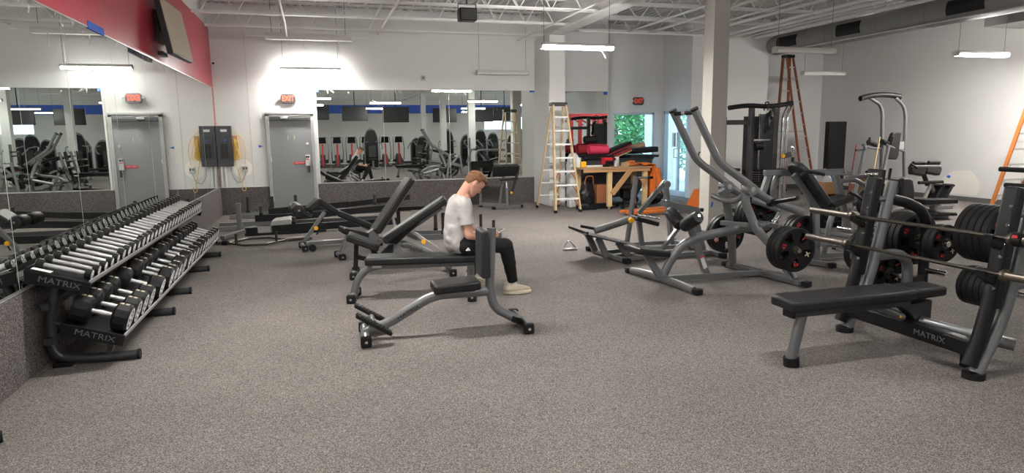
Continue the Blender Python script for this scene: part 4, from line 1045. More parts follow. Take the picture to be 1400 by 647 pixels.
# rear legs: far plate-like, near curved
W(t).tube([(4.28,6.36,.97),(4.36,6.38,.85),(4.5,6.46,.45),(4.64,6.62,.06)],.034,12,r2=.05,side=Y).build('rear_leg','grey',t)
W(t).tube([(4.36,6.04,1.0),(4.36,6.03,.84),(4.48,6.0,.57),(4.60,5.93,.42),(4.70,5.8,.2),(4.745,5.7,.06)],.034,12,r2=.05,side=Y).build('rear_leg','grey',t)
W(t).tube([(4.22,6.45,.9),(4.28,6.35,.86),(4.33,6.2,.85),(4.36,6.06,.93),(4.38,5.98,.99)],.03,12,bend=.06).build('cross_tube','grey',t)
W(t).bar((4.3,6.38,.60),(4.52,5.98,.6),.05,.05).build('brace','grey',t,bevel=.006)
for s,yy in ((1,6.42),(-1,6.0)):
    W(t).tube([(3.69,yy,1.83),(3.97,yy,1.335),(4.05,yy,1.26),(4.33,yy,1.075),(4.62,yy,.865),(4.88,yy,.79),(5.07,yy,.715)],.031,14,r2=.042,side=Y,bend=.14).build('lever_arm','grey',t)
    dd=(V(3.69,yy,1.83)-V(3.97,yy,1.335)).normalized(); W(t).rod(V(3.69,yy,1.83)-dd*.01,V(3.69,yy,1.83)+dd*.014,.043,14).build('arm_plug','black',t)
    h=W(t).rod((4.37,yy-.07,1.0),(4.37,yy+.05,1.0),.062,20).build('pivot_hub','grey',t)
    W(t).rod((4.37,yy-.076,1.0),(4.37,yy-.07,1.0),.03,14).build('hub_bolt','chrome',h)
    W(t).rod((4.66,yy-.03*s,.84),(4.66,yy-.40 if s<0 else yy+.38,.93),.024,12).build('loading_horn','black',t)
    W(t).rod((4.66,yy-.03*s,.84),(4.66,yy-s*-.05,.852),.045,14).build('horn_collar','black',t)
W(t).rod((3.70,6.03,1.80),(3.70,6.39,1.80),.022,12).build('top_grip','rubber',t)
W(t).rod((3.70,6.17,1.80),(3.70,6.24,1.80),.0225,12).build('grip_gap','chrome',t)
W(t).rod((4.92,6.19,.70),(4.82,6.19,.56),.03,12).build('stop_post','chrome',t)
W(t).bar((4.78,6.0,.58),(4.78,6.4,.58),.05,.05).build('cross_beam','grey',t,bevel=.006)
W(t).rod((4.63,5.95,.404),(4.63,5.50,.404),.024,14).build('storage_peg','chrome',t)
W(t).rod((4.63,6.66,.404),(4.63,7.02,.404),.024,14).build('storage_peg','chrome',t)
W(t).rod((4.9,6.42,.63),(4.9,6.95,.63),.024,14).build('storage_peg','black',t)
plates((4.63,.404),(5.57,5.635,5.70),.228,.056,'45',('front black plate on the nearest peg of the lever pulldown machine','second black plate on the nearest peg of the lever pulldown machine','third black plate on the nearest peg of the lever pulldown machine'),'plates on the lever pulldown machine')
plates((4.63,.404),(6.75,6.815),.228,.056,'45',('black plate low on the far peg of the lever pulldown machine, nearer one','black plate low on the far peg of the lever pulldown machine, farther one'),'plates on the lever pulldown machine',1.2)
plates((4.9,.63),(6.52,6.585,6.65),.228,.056,'45',('front plate on the upper far peg of the lever pulldown machine','middle black plate on the upper far peg of the lever pulldown machine','last black plate on the upper far peg of the lever pulldown machine'),'plates on the lever pulldown machine',.5)
# ------------------------------------------------------------------ shoulder press behind it
t=thing('shoulder_press_machine','grey seated press with tall charcoal back pad, right of the lever pulldown','gym machine',(5.9,6.75,0),0,'plate-loaded machines')
d=V(-.46,0,.53).normalized(); n=V(-d.z,0,d.x)
W(t).prism([(0,-.15),(.06,-.17),(.56,-.16),(.66,-.1),(.68,0),(.66,.1),(.56,.16),(.06,.17),(0,.15)],(5.97,6.75,.71),d,Y,.08).build('back_pad','padgrey',t,bevel=.022,seg=3)
W(t).bar(V(6.0,6.75,.66)+n*.075,V(5.60,6.75,1.13)+n*.075,.05,.06).build('pad_rail','grey',t)
W(t).prism([(0,-.17),(.34,-.14),(.34,.14),(0,.17)],(6.02,6.75,.70),V(.97,0,.22),Y,.07).build('seat','pad',t,bevel=.02,seg=3)
W(t).tube([(6.2,6.75,.68),(6.12,6.75,.5),(6.05,6.75,.05)],.036,12,bend=.12).build('seat_frame','grey',t)
W(t).bar((5.68,6.5,.66),(5.71,6.48,.04),.05,.07,X).build('front_leg','grey',t,bevel=.006)
W(t).bar((5.5,7.1,.04),(5.72,6.3,.04),.08,.055).build('base_rail','grey',t,bevel=.006)
W(t).bar((5.6,6.75,.05),(6.7,6.75,.05),.07,.055).build('base_beam','grey',t,bevel=.006)
W(t).bar((6.68,7.2,.04),(6.68,6.25,.04),.08,.055).build('rear_rail','grey',t,bevel=.006)
for p,d2 in (((5.727,6.28,.04),(.2,-.8,0)),((6.68,6.24,.04),-Y),((6.68,7.21,.04),Y)): foot(t,p,d2,l=.06)
W(t).tube([(5.56,7.0,.05),(5.45,7.0,.9),(5.5,7.0,1.08),(6.5,7.0,1.08)],.038,12,bend=.12).build('rear_upright','grey',t)
W(t).bar((5.24,6.9,1.10),(5.75,6.9,1.10),.07,.07).bar((5.3,6.9,1.08),(5.14,6.9,.62),.06,.07).build('press_arm','grey',t,bevel=.008)
W(t).bar((5.72,6.98,1.08),(6.62,6.98,1.06),.06,.06).build('press_arm','grey',t,bevel=.008)
for y in (6.5,7.0):
    W(t).tube([(5.42,y,1.09),(5.5,y,1.13),(5.62,y,1.12),(5.72,y-.06,1.09)],.02,10,bend=.05).build('handle','black',t)
    W(t).rod((6.4,y+.05,1.07),(6.47,y-.08,1.08),.017,10).build('lever_handle','chrome',t)
W(t).rod((5.95,6.42,.45),(5.95,6.2,.45),.024,12).build('loading_horn','chrome',t)
W(t).rod((5.83,6.42,.254),(5.83,5.85,.254),.024,12).build('loading_horn','chrome',t)
W(t).bar((5.7,6.45,.27),(6.2,6.45,.22),.06,.06).build('horn_beam','grey',t,bevel=.006)
W(t).rod((5.62,6.95,.364),(5.62,6.56,.364),.024,12).build('loading_horn','chrome',t)
W(t).tube([(5.95,6.3,.89),(6.06,6.25,.83),(6.22,6.2,.65)],.02,10,bend=.05).build('side_grip','black',t)
plates((5.83,.254),(5.93,),.228,.056,'45',('black plate low on the seated press, behind the far rack upright',),'plates on the seated press')
plates((5.62,.364),(6.62,6.685,6.75),.228,.056,'45',('nearest of the three black plates stacked on the seated press peg','middle of the three black plates stacked on the seated press peg','last of the three black plates stacked on the seated press peg'),'plates on the seated press',.6)
# ------------------------------------------------------------------ Olympic flat bench rack, nearest machine
t=thing('bench_press_rack','grey and black bench press rack with flat black bench, nearest machine on the right','bench press rack',(4.05,3.65,0))
# bench: along x
W(t).prism([(2.96,-.115),(3.0,-.14),(3.72,-.15),(3.99,-.13),(3.99,.13),(3.72,.15),(3.0,.14),(2.96,.115)],(0,3.66,.452),X,Y,.075).build('bench_pad','pad',t,bevel=.02,seg=3)
W(t).prism([(4.0,-.125),(4.29,-.10),(4.29,.10),(4.0,.125)],(0,3.66,.452),X,Y,.072).build('head_pad','pad',t,bevel=.02,seg=3)
W(t).b2((3.03,3.61,.355),(4.02,3.71,.412)).build('bench_rail','greydk',t,bevel=.005)
W(t).b2((3.015,3.608,.352),(3.035,3.712,.414)).build('rail_cap','black',t)
W(t).rod((3.13,3.66,.37),(3.06,3.66,.05),.037,16).build('front_leg','grey',t)
W(t).rod((3.065,3.66,.0),(3.06,3.66,.062),.052,18).build('leg_foot','rubber',t)
W(t).prism([(3.93,.36),(4.22,.38),(4.22,.21),(4.1,.21),(4.02,.30)],(0,3.66,0),X,Z,.09).build('rear_box','greydk',t,bevel=.006)
W(t).rod((3.80,3.66,.35),(4.0,3.66,.26),.03,12).build('brace','grey',t)
W(t).lathe((3.92,3.60,.29),-Y,[(0,.012),(.008,.012),(.010,.0)],3).build('yellow_label','yellow',t)
W(t).rod((4.12,3.62,.235),(4.30,3.3,.19),.036,14).build('slide_tube','grey',t)
W(t).rod((4.29,3.32,.192),(4.42,3.15,.165),.042,14).build('slide_sleeve','grey',t)
c=W(t).bar((4.03,4.2,.19),(4.03,3.1,.19),.09,.11).build('cross_beam','black',t,bevel=.014)
lettering('MATRIX',.055,(3.984,3.42,.19),-Y,Z,'greyprint',c,squash=1.25,world=True)
for y,nm in ((4.2,'far'),(3.1,'near')):
    # black front upright leaning back, with bar hooks; grey rear tube
    W(t).tube([(3.965,y,.09),(4.03,y,.26),(4.085,y,.48),(4.12,y,.62)],.044,14,r2=.05,bend=.1).build('lower_upright','black',t)
    d=V(.13,0,.85).normalized(); R_=Matrix((V(d.z,0,-d.x),Y,d)).transposed()
    u=W(t).box(V(4.155,y,.85),(.085,.10,.78),mtx=R_).build('front_upright','black',t,bevel=.018,seg=3)
    for z in (.60,.68,.80,.88,1.0,1.12):
        W(t).rod((4.155+(z-.85)*.153-.044,y-.02*0-.03,z),(4.155+(z-.85)*.153-.050,y-.03,z),.012,10).build('bolt','chrome',u)
    W(t).tube([(4.02,y-.01,.035),(4.2,y,.36),(4.25,y,.54),(4.29,y,.72),(4.385,y,1.2)],.043,16,bend=.2).build('rear_tube','grey',t)
    W(t).lathe((4.385,y,1.2),V(.15,0,.9),[(0,.044),(.012,.044),(.016,0)],16).build('top_plug','black',t)
    W(t).rod((4.18,y,1.06),(4.33,y,1.06),.024,12).build('spacer','grey',t)
    W(t).rod((4.013,y,.0),(4.013,y,.04),.066,20).build('foot_disc','rubber',t)
    for (z,x) in ((.915,4.075),(.69,4.04)):
        W(t).prism([(.07,.03),(.02,-.005),(.005,-.0),(-.03,-.003),(-.045,.03),(-.058,.028),(-.055,-.02),(0,-.05),(.06,-.09),(.09,-.09)],(x,y,z),X,Z,.06).build('bar_hook','black',t,bevel=.004)
# plate storage posts behind each upright
for y,yp in ((4.2,4.4),(3.1,3.45)):
    W(t).tube([(4.36,y,1.06),(4.55,y,1.02),(4.82,(y+yp)/2,.94),(5.0,yp,.80),(5.0,yp,.28)],.042,14,bend=.14).build('storage_frame','black',t)
W(t).tube([(4.25,4.2,.60),(4.55,4.24,.60),(4.72,4.3,.50),(4.72,4.3,.05)],.042,14,bend=.12).build('rear_leg','grey',t)
W(t).tube([(4.25,3.1,.60),(4.55,3.16,.60),(4.72,3.2,.50),(4.72,3.2,.05)],.042,14,bend=.12).build('rear_leg','grey',t)
for y in (4.3,3.2): W(t).rod((4.72,y,.0),(4.72,y,.05),.062,16).build('rear_foot','rubber',t)
for y,yp in ((4.3,4.4),(3.2,3.45)): W(t).bar((4.70,y,.33),(5.02,yp,.33),.05,.06).build('link','black',t)
def peg(y0,y1,x,z):
    g=W(t).rod((x,y0,z),(x,y1,z),.0245,16).build('storage_peg','chrome',t); s=1 if y1>y0 else -1
    W(t).rod((x,y1-.002*s,z),(x,y1+.005*s,z),.017,12).build('peg_cap','gold',g)
peg(4.4,4.18,5.0,.655); peg(4.4,4.78,5.0,.655); peg(4.4,4.17,5.0,.40); peg(4.3,4.70,4.72,.372)
peg(3.45,4.06,5.0,.79); peg(3.45,4.02,5.0,.365)
W(t).box((4.16,3.28,.08),(.05,.05,.16)).build('beam_foot','black',t,bevel=.006)
G='plates on the bench press rack'
plates((5.0,.657),(4.225,4.275),.158,.046,'25',('front small plate on the far inner peg of the bench press rack','second small plate on the far inner peg of the bench press rack'),G,.35)
plates((5.0,.657),(4.50,4.556,4.612,4.668),.228,.052,'45',('first large plate behind the small ones on the far rack post','second large plate on the far post of the bench press rack','third large plate on the far post of the bench press rack','last large plate on the far post of the bench press rack'),G,.2)
plates((4.72,.372),(4.50,4.55,4.60),.158,.046,'25',('first plate low on the far post of the bench press rack, behind the bench','second plate low on the far post of the bench press rack','third plate low on the far post of the bench press rack'),G,.2)
plates((5.0,.792),(3.72,3.776,3.832,3.888,3.944),.228,.052,'45',tuple('%s of the five large plates stacked behind the near rack upright, counted from us'%q for q in ORD[:5]),G,.4)
plates((5.0,.367),(3.74,3.79,3.84,3.89,3.94),.158,.046,'25',tuple('%s of the five small plates stacked low behind the near rack upright, counted from us'%q for q in ORD[:5]),G,.4)
# ------------------------------------------------------------------ barbells
def barbell(x,z,yc,label):
    b=thing('barbell',label,'barbell',(x,yc,z),0,'barbells on the bench press rack')
    MB().rod((0,-.655,0),(0,.655,0),.0138,12).build('shaft','barsteel',b)
    for s in (-1,1):
        MB().lathe((0,s*.62,0),Y*s,[(0,.016),(.0,.027),(.012,.038),(.03,.038),(.036,.03),(.045,.0255),(.46,.0255),(.468,.02),(.468,.0)],20).build('sleeve','sleeve',b)
    return b
barbell(4.063,.9295,3.62,'upper barbell lying in the high hooks of the bench press rack')
barbell(4.028,.7045,3.62,'lower barbell lying in the low hooks of the bench press rack')
c=thing('spring_clip','black spring collar with a red button on the near sleeve of the upper barbell','collar',(4.063,2.93,.93))
W(c).lathe((4.063,2.955,.9295),-Y,[(0,.027),(0,.043),(.05,.043),(.05,.027),(0,.027)],20).build('collar_ring','black',c)
W(c).box((4.03,2.93,.965),(.04,.045,.03)).build('collar_lever','black',c,bevel=.006)
W(c).box((4.012,2.925,.955),(.01,.03,.016)).build('release_button','red',c)
# grips of a machine mostly outside the right edge
g=thing('dip_station','black foam grips at the right edge, above the near rack upright','gym machine',(6.2,3.55,0),0)
for z,y1 in ((1.25,4.36),(1.115,4.30)):
    W(g).rod((5.72,y1,z),(5.72,y1-.45,z),.021,14).build('foam_grip','rubber',g)
    W(g).tube([(5.72,y1-.45,z),(5.72,3.75,z),(5.95,3.6,z)],.017,10,bend=.05).build('grip_bar','grey',g)
W(g).bar((6.0,3.6,.05),(6.0,3.6,1.5),.07,.07,X).build('post','grey',g,bevel=.006)
W(g).bar((5.7,3.6,.035),(6.6,3.6,.035),.08,.07).build('base_beam','grey',g,bevel=.006)
# ------------------------------------------------------------------ plate machine behind the rack, with bent black handle
t=thing('chest_press_machine','grey press with bent black handles behind the far rack upright','gym machine',(7.9,8.3,0),0,'plate-loaded machines')
W(t).bar((7.48,8.2,.95),(7.80,8.2,.05),.07,.09,X).build('front_upright','grey',t,bevel=.008)
W(t).tube([(7.5,8.2,.84),(7.85,8.2,.86),(8.25,8.2,.66)],.035,12,bend=.08).build('top_arm','grey',t)
W(t).tube([(7.9,8.42,.86),(8.3,8.42,.9),(8.6,8.4,.05)],.035,12,bend=.1).build('rear_upright','grey',t)
W(t).bar((7.6,8.75,.04),(7.6,7.8,.04),.08,.06).bar((8.65,8.85,.04),(8.65,7.85,.04),.08,.06).bar((7.6,8.3,.045),(8.65,8.35,.045),.07,.06).build('base_rail','grey',t,bevel=.006)
W(t).tube([(7.65,7.84,.67),(7.80,7.84,.665),(7.88,7.84,.62),(8.03,7.84,.42)],.019,10,bend=.05).build('press_handle','black',t)
W(t).rod((7.94,8.1,.99),(8.2,8.0,.78),.02,10).build('press_handle','black',t)
W(t).rod((7.90,8.2,.527),(7.90,7.85,.527),.024,12).build('loading_horn','chrome',t)
W(t).bar((7.9,8.28,.52),(8.3,8.35,.75),.05,.06).build('horn_beam','grey',t)
W(t).prism([(8.12,.42),(8.5,.45),(8.5,.52),(8.12,.49)],(0,8.35,0),X,Z,.34).build('seat','pad',t,bevel=.016)
W(t).prism([(8.30,.55),(8.36,1.0),(8.44,1.0),(8.40,.55)],(0,8.35,0),X,Z,.3).build('back_pad','pad',t,bevel=.016)
plates((7.90,.527),(7.93,7.985),.20,.05,'45',('front plate with red marks on the press behind the rack','second plate on the press behind the rack'),'plates on the chest press')
# wooden box with a blue and white bag, on the press base
t=thing('plastic_crate','black plastic crate under the wooden crate, behind the seated press','crate',(8.15,9.15,0))
W(t).b2((8.0,9.0,0),(8.4,9.3,.54)).build('crate_body','black',t,bevel=.012)
mb=W(t)
for k in range(4): mb.box((8.2,8.998,.1+.11*k),(.34,.008,.03))
mb.build('crate_slot','greydk',t)
t=thing('wooden_crate','small pale wooden crate with a bag, behind the seated press','crate',(8.18,9.15,.542))
W(t).b2((8.02,9.02,.542),(8.36,9.28,.56)).b2((8.02,9.02,.542),(8.36,9.035,.76)).b2((8.02,9.265,.542),(8.36,9.28,.76)).b2((8.02,9.035,.542),(8.035,9.265,.76)).b2((8.345,9.035,.542),(8.36,9.265,.76)).build('box','pine2',t)
mb=W(t)
for z in (.61,.68): mb.b2((8.015,9.017,z-.003),(8.365,9.02,z+.003))
mb.build('board_gap','plywood',t)
t=thing('cleaning_bag','white and blue plastic bag sticking out of the wooden crate','bag',(8.18,9.15,.6))
mb=W(t); mb.sphere((8.17,9.15,.74),.10,14,10,(1,.8,1.5)); mb.sphere((8.12,9.15,.90),.07,12,8,(1.2,.8,1.2)); fuse(mb.build('bag_body','film',t),.02,4)
W(t).box((8.25,9.12,.86),(.09,.03,.2),mtx=Matrix.Rotation(.3,3,'Y')).build('blue_label','tape',t,bevel=.01)
# ------------------------------------------------------------------ cable crossover / functional trainer
t=thing('cable_machine','dark cable machine with curved top bar and weight stacks behind the white column','cable machine',(8.3,11.3,0))
W(t).b2((8.0,11.0,0),(8.08,11.1,2.1)).b2((8.52,11.0,0),(8.62,11.1,2.04)).build('upright','greydk',t,bevel=.006)
W(t).tube([(7.5,11.0,2.05),(7.9,11.0,2.1),(8.4,11.0,2.07),(8.86,11.0,2.13)],.045,12,bend=.3).build('top_bar','black',t)
W(t).rod((8.80,11.0,2.125),(8.9,11.0,2.135),.055,14).build('bar_knob','black',t)
W(t).bar((7.45,11.05,1.78),(8.02,11.05,1.78),.06,.09).build('cross_beam','greydk',t,bevel=.006)
W(t).bar((7.45,11.6,.04),(8.95,11.6,.04),.1,.08).bar((8.05,10.85,.04),(8.05,11.9,.04),.1,.08).bar((8.6,10.85,.04),(8.6,11.9,.04),.1,.08).build('base_frame','greydk',t,bevel=.006)
for x in (8.70,8.80): W(t).tube([(x,10.98,.1),(x,10.98,1.9),(x+.1,10.98,2.08)],.028,12,bend=.15).build('guide_rail','chrome',t)
W(t).b2((8.14,11.15,.1),(8.46,11.35,.86)).build('weight_stack','black',t,bevel=.004)
mb=W(t)
for k in range(16): mb.b2((8.139,11.146,.14+k*.045),(8.461,11.15,.144+k*.045))
mb.build('stack_gap','chrome',t)
for x in (8.22,8.38): W(t).rod((x,11.25,.6),(x,11.25,1.95),.012,8).build('stack_rod','chrome',t)
W(t).rod((8.3,11.1,.62),(8.3,11.1,1.9),.004,6).build('cable','wire',t)
W(t).b2((8.10,11.36,.08),(8.50,11.38,1.9)).build('rear_shroud','panelbox',t,bevel=.004)
W(t).b2((8.60,11.1,.08),(8.70,11.6,1.95)).build('side_column','greydk',t,bevel=.006)
W(t).bar((8.05,11.1,1.44),(8.56,11.1,1.44),.02,.03).build('stack_brace','alu',t)
W(t).bar((8.66,10.9,1.12),(8.86,10.9,1.16),.06,.09).build('pulley_carriage','greydk',t,bevel=.01)
W(t).lathe((8.66,10.86,1.13),Y,[(0,.02),(0,.04),(.03,.04),(.03,.02)],16).build('pulley_knob','yellow',t)
W(t).tube([(8.84,10.88,1.15),(8.9,10.88,1.2),(8.9,10.88,1.28),(8.84,10.88,1.3)],.014,8,bend=.03).build('grip_hook','chrome',t)
W(t).rod((8.88,10.87,1.1),(8.88,10.87,.75),.03,8,.02).build('hanging_strap','black',t)
W(t).rod((8.12,11.05,1.32),(8.3,11.05,1.32),.075,16).build('pulley','black',t)
W(t).bar((7.5,11.3,.9),(8.0,11.3,.86),.05,.06).build('side_arm','greydk',t)
t=thing('gym_bag','black bag and straps hanging from the top bar of the cable machine','bag',(8.3,10.93,1.6))
mb=W(t); mb.sphere((8.28,10.9,1.78),.12,14,10,(.55,.4,1.5)); mb.sphere((8.35,10.9,1.89),.09,12,8,(.7,.5,1.3)); mb.sphere((8.24,10.9,1.62),.06,12,8,(.7,.5,1.2))
fuse(mb.build('bag_body','black',t),.012,4,.5,(.02,.05))
W(t).tube([(8.3,10.92,2.0),(8.32,10.93,2.16),(8.34,11.05,2.16),(8.33,11.075,2.0)],.012,8,bend=.04).build('strap','black',t)
W(t).tube([(8.42,10.93,2.0),(8.46,10.93,1.8),(8.4,10.93,1.62),(8.36,10.93,1.8)],.008,8,bend=.06).build('strap','black',t)
t=thing('wall_panel','framed patterned grey panel on the wall behind the cable machine','panel',(9.6,14.38,1.1))
W(t).b2((9.35,14.36,.8),(9.75,14.398,1.98)).build('panel_frame','panelbox',t,bevel=.006)
mb=W(t); rr=random.Random(9)
for i in range(9):
    for j in range(12):
        if rr.random()<.55: mb.b2((9.385+i*.037,14.352,1.42+j*.042),(9.385+i*.037+.024,14.36,1.42+j*.042+.028))
mb.build('panel_pattern','alu',t)
W(t).rod((9.57,14.33,1.0),(9.57,14.33,1.35),.06,10,.02).build('hanging_cover','black',t)
# ------------------------------------------------------------------ tall dark cabinet
t=thing('storage_cabinet','tall plain black cabinet standing against the far right wall','cabinet',(12.75,14.08,0))
W(t).b2((12.50,14.0,.0),(13.03,14.16,1.83)).build('body','black',t,bevel=.012)
W(t).b2((12.52,13.985,.05),(13.01,14.0,1.80)).build('front_panel','black' ,t,bevel=.004)
# ------------------------------------------------------------------ knee-raise and chin-up tower
t=thing('chin_up_tower','tall grey chin-up and knee-raise tower with curved black top bar','gym machine',(11.3,11.1,0))
W(t).tube([(10.38,10.85,2.22),(10.65,10.95,2.27),(11.0,11.0,2.31),(11.3,11.0,2.30),(11.5,10.97,2.27)],.04,14,bend=.2,r2=.055).build('top_bar','black',t)
for s in (10.42,11.45): W(t).rod((s,10.88 if s<11 else 10.97,2.235 if s<11 else 2.28),(s+(-.05 if s<11 else .05),10.86 if s<11 else 10.96,2.225),.03,10).build('bar_tip','rubber',t)
W(t).tube([(10.74,10.98,2.24),(11.02,11.0,2.12),(11.1,11.0,1.95),(11.15,11.0,1.1),(11.2,11.0,.04)],.035,12,bend=.12).build('upright','grey',t)
W(t).tube([(11.38,10.98,2.25),(11.62,11.0,2.10),(11.70,11.0,1.9),(11.74,11.0,1.1),(11.85,11.0,.04)],.035,12,bend=.12).build('upright','grey',t)
for p0,p1 in (((10.63,10.9,1.30),(10.25,10.75,.04)),((11.22,10.9,1.28),(10.85,10.75,.04))):
    W(t).rod(p0,p1,.035,12).build('front_post','grey',t)
W(t).tube([(10.58,10.92,1.31),(10.75,10.95,1.26),(11.1,11.0,1.22)],.028,12,bend=.06).build('side_arm','grey',t)
W(t).tube([(11.16,10.92,1.31),(11.35,10.95,1.25),(11.72,11.0,1.16)],.028,12,bend=.06).build('side_arm','grey',t)
W(t).prism([(-.14,-.26),(.10,-.28),(.14,-.2),(.17,.28),(-.05,.28),(-.12,.1)],(11.40,10.98,1.27),X,Z,.09).build('back_pad','pad',t,bevel=.025,seg=3)
W(t).b2((11.56,10.98,1.2),(11.72,11.05,1.36)).build('pad_bracket','alu',t,bevel=.008)
for x in (10.86,11.2):
    W(t).rod((x-.13,10.93,1.37),(x+.12,10.97,1.30),.05,14).build('elbow_pad','pad',t)
for x in (10.66,11.24): W(t).rod((x,10.88,1.30),(x+.03,10.86,1.46),.02,10).build('hand_grip','black',t)
W(t).tube([(10.30,10.8,1.21),(10.58,10.85,1.21),(10.62,10.9,1.3)],.018,10,bend=.04).build('dip_grip','black',t)
W(t).bar((10.2,10.74,.04),(11.9,11.02,.04),.09,.07).build('base_beam','grey',t,bevel=.006)
W(t).bar((11.2,11.0,.6),(11.78,11.0,.6),.05,.06).build('cross_beam','grey',t)
t=thing('wooden_pole','thin wooden pole leaning on the chin-up tower','pole',(10.45,10.6,0))
W(t).rod((10.35,10.5,0.0),(10.78,10.70,1.47),.014,8).build('pole','pine',t)
t=thing('red_pole','thin dark red pole leaning beside the wooden pole','pole',(10.7,11.35,0))
W(t).rod((10.62,11.3,0),(10.98,11.5,1.3),.012,8).build('pole','matred',t)
t=thing('cardboard_box','open brown cardboard box behind the rack upright','box',(11.8,11.9,0))
W(t).b2((11.5,11.7,0),(12.1,12.2,.42)).build('carton','cardboard',t)
for y,a in ((11.7,-.6),(12.2,.6)): W(t).box((11.8,y+.09*(-1 if a<0 else 1),.49),(.58,.22,.006),mtx=Matrix.Rotation(-a if a<0 else -a,3,'X')).build('flap','cardboard',t)
# ------------------------------------------------------------------ hyperextension bench
t=thing('hyperextension_bench','black-padded back extension bench with two hip pads and foot plates near the right wall','gym machine',(11.6,10.3,0))
for x,w in ((11.28,.33),(11.66,.36)):
    W(t).prism([(-w/2,-.13),(w/2+.02,-.14),(w/2+.05,.0),(w/2-.03,.13),(-w/2+.02,.12),(-w/2-.04,.02)],(x,10.25,.84),V(.93,0,-.12),V(.3,.2,.9),.11).build('hip_pad','pad',t,bevel=.03,seg=3)
    W(t).rod((x-.16,10.2,.965),(x+.12,10.2,.955),.032,12).build('pad_roll','pad',t)
W(t).tube([(11.05,10.15,.90),(11.7,10.1,.885)],.024,10).build('cross_grip','grey',t)
W(t).rod((11.02,10.16,.95),(11.14,10.12,.86),.022,10).build('hand_grip','black',t)
W(t).bar((11.45,10.3,.84),(11.64,10.3,.5),.06,.06,X).build('stem','black',t)
W(t).rod((11.3,10.2,.57),(11.9,10.2,.57),.032,12).build('cross_roll','rubber',t)
for x1 in (11.5,12.0): W(t).bar((11.72,10.3,.52),(x1,10.3,.06),.04,.06,X).build('leg','alu' if x1<11.6 else 'grey',t)
W(t).bar((11.4,10.3,.04),(12.3,10.3,.04),.08,.07).build('base_beam','grey',t,bevel=.006)
W(t).bar((11.45,10.0,.04),(11.45,10.6,.04),.08,.07).build('base_rail','grey',t,bevel=.006)
for x in (11.88,12.14):
    W(t).prism([(-.14,-.14),(.04,.14),(.09,.12),(-.08,-.16)],(x-.02,10.3,.36),X,Z,.2).build('foot_plate','black',t,bevel=.006)
    W(t).prism([(-.03,.13),(.03,.16),(.11,.14),(.11,.10),(.02,.12)],(x-.02,10.3,.36),X,Z,.2).build('heel_stop','black',t,bevel=.004)
t=thing('blue_cap','small blue cap on the end of the back extension bench','cap',(11.86,10.1,.7))
W(t).lathe((11.84,10.05,.66),V(.3,-.2,.6),[(0,.0),(.01,.035),(.05,.03),(.06,.0)],12).build('cap_shell','tape',t)
# ------------------------------------------------------------------ seated machine in front of it
t=thing('leg_extension_bench','low seated machine with rounded black back pad, before the back extension bench','gym machine',(10.3,9.4,0))
W(t).prism([(-.14,-.2),(.12,-.2),(.15,-.1),(.12,.17),(.06,.22),(-.1,.22),(-.15,.17)],(10.08,9.35,.53),X,V(.02,.15,1).normalized(),.13).build('back_pad','pad',t,bevel=.04,seg=3)
W(t).b2((9.86,9.42,.4),(9.95,9.5,.7)).build('pad_plate','grey',t,bevel=.006)
W(t).prism([(-.1,0),(.66,-.02),(.66,-.1),(-.1,-.09)],(10.42,9.3,.37),X,Z,.3).build('side_step','black',t,bevel=.01)
W(t).rod((11.06,9.3,.31),(11.13,9.3,.31),.04,12).build('step_end','rubber',t)
W(t).bar((10.4,9.3,.27),(10.75,9.3,.22),.05,.06).bar((10.62,9.3,.24),(10.76,9.3,.06),.05,.06).build('step_brace','grey',t)
W(t).prism([(-.2,0),(.2,-.03),(.24,-.06),(.24,-.1),(-.22,-.08)],(10.72,9.2,.16),X,Z,.34).build('seat','pad',t,bevel=.02)
W(t).bar((9.45,9.4,.42),(9.98,9.4,.55),.08,.1).build('frame_arm','grey',t,bevel=.008)
W(t).bar((9.5,9.4,.42),(9.5,9.4,.05),.07,.08,X).build('frame_post','grey',t,bevel=.006)
W(t).bar((9.4,9.4,.04),(10.95,9.25,.04),.1,.07).bar((9.5,9.05,.04),(9.5,9.75,.04),.1,.07).build('base_beam','grey',t,bevel=.006)
W(t).rod((9.82,9.5,.62),(9.86,9.5,.92),.026,10).build('hand_grip','black',t)
# long flat foot further right on the floor
t=thing('floor_beam','short grey foot beam lying on the floor behind the small plates','beam',(8.0,7.0,0))
W(t).bar((7.6,7.05,.03),(8.6,7.0,.03),.1,.05).build('beam','grey',t,bevel=.008)
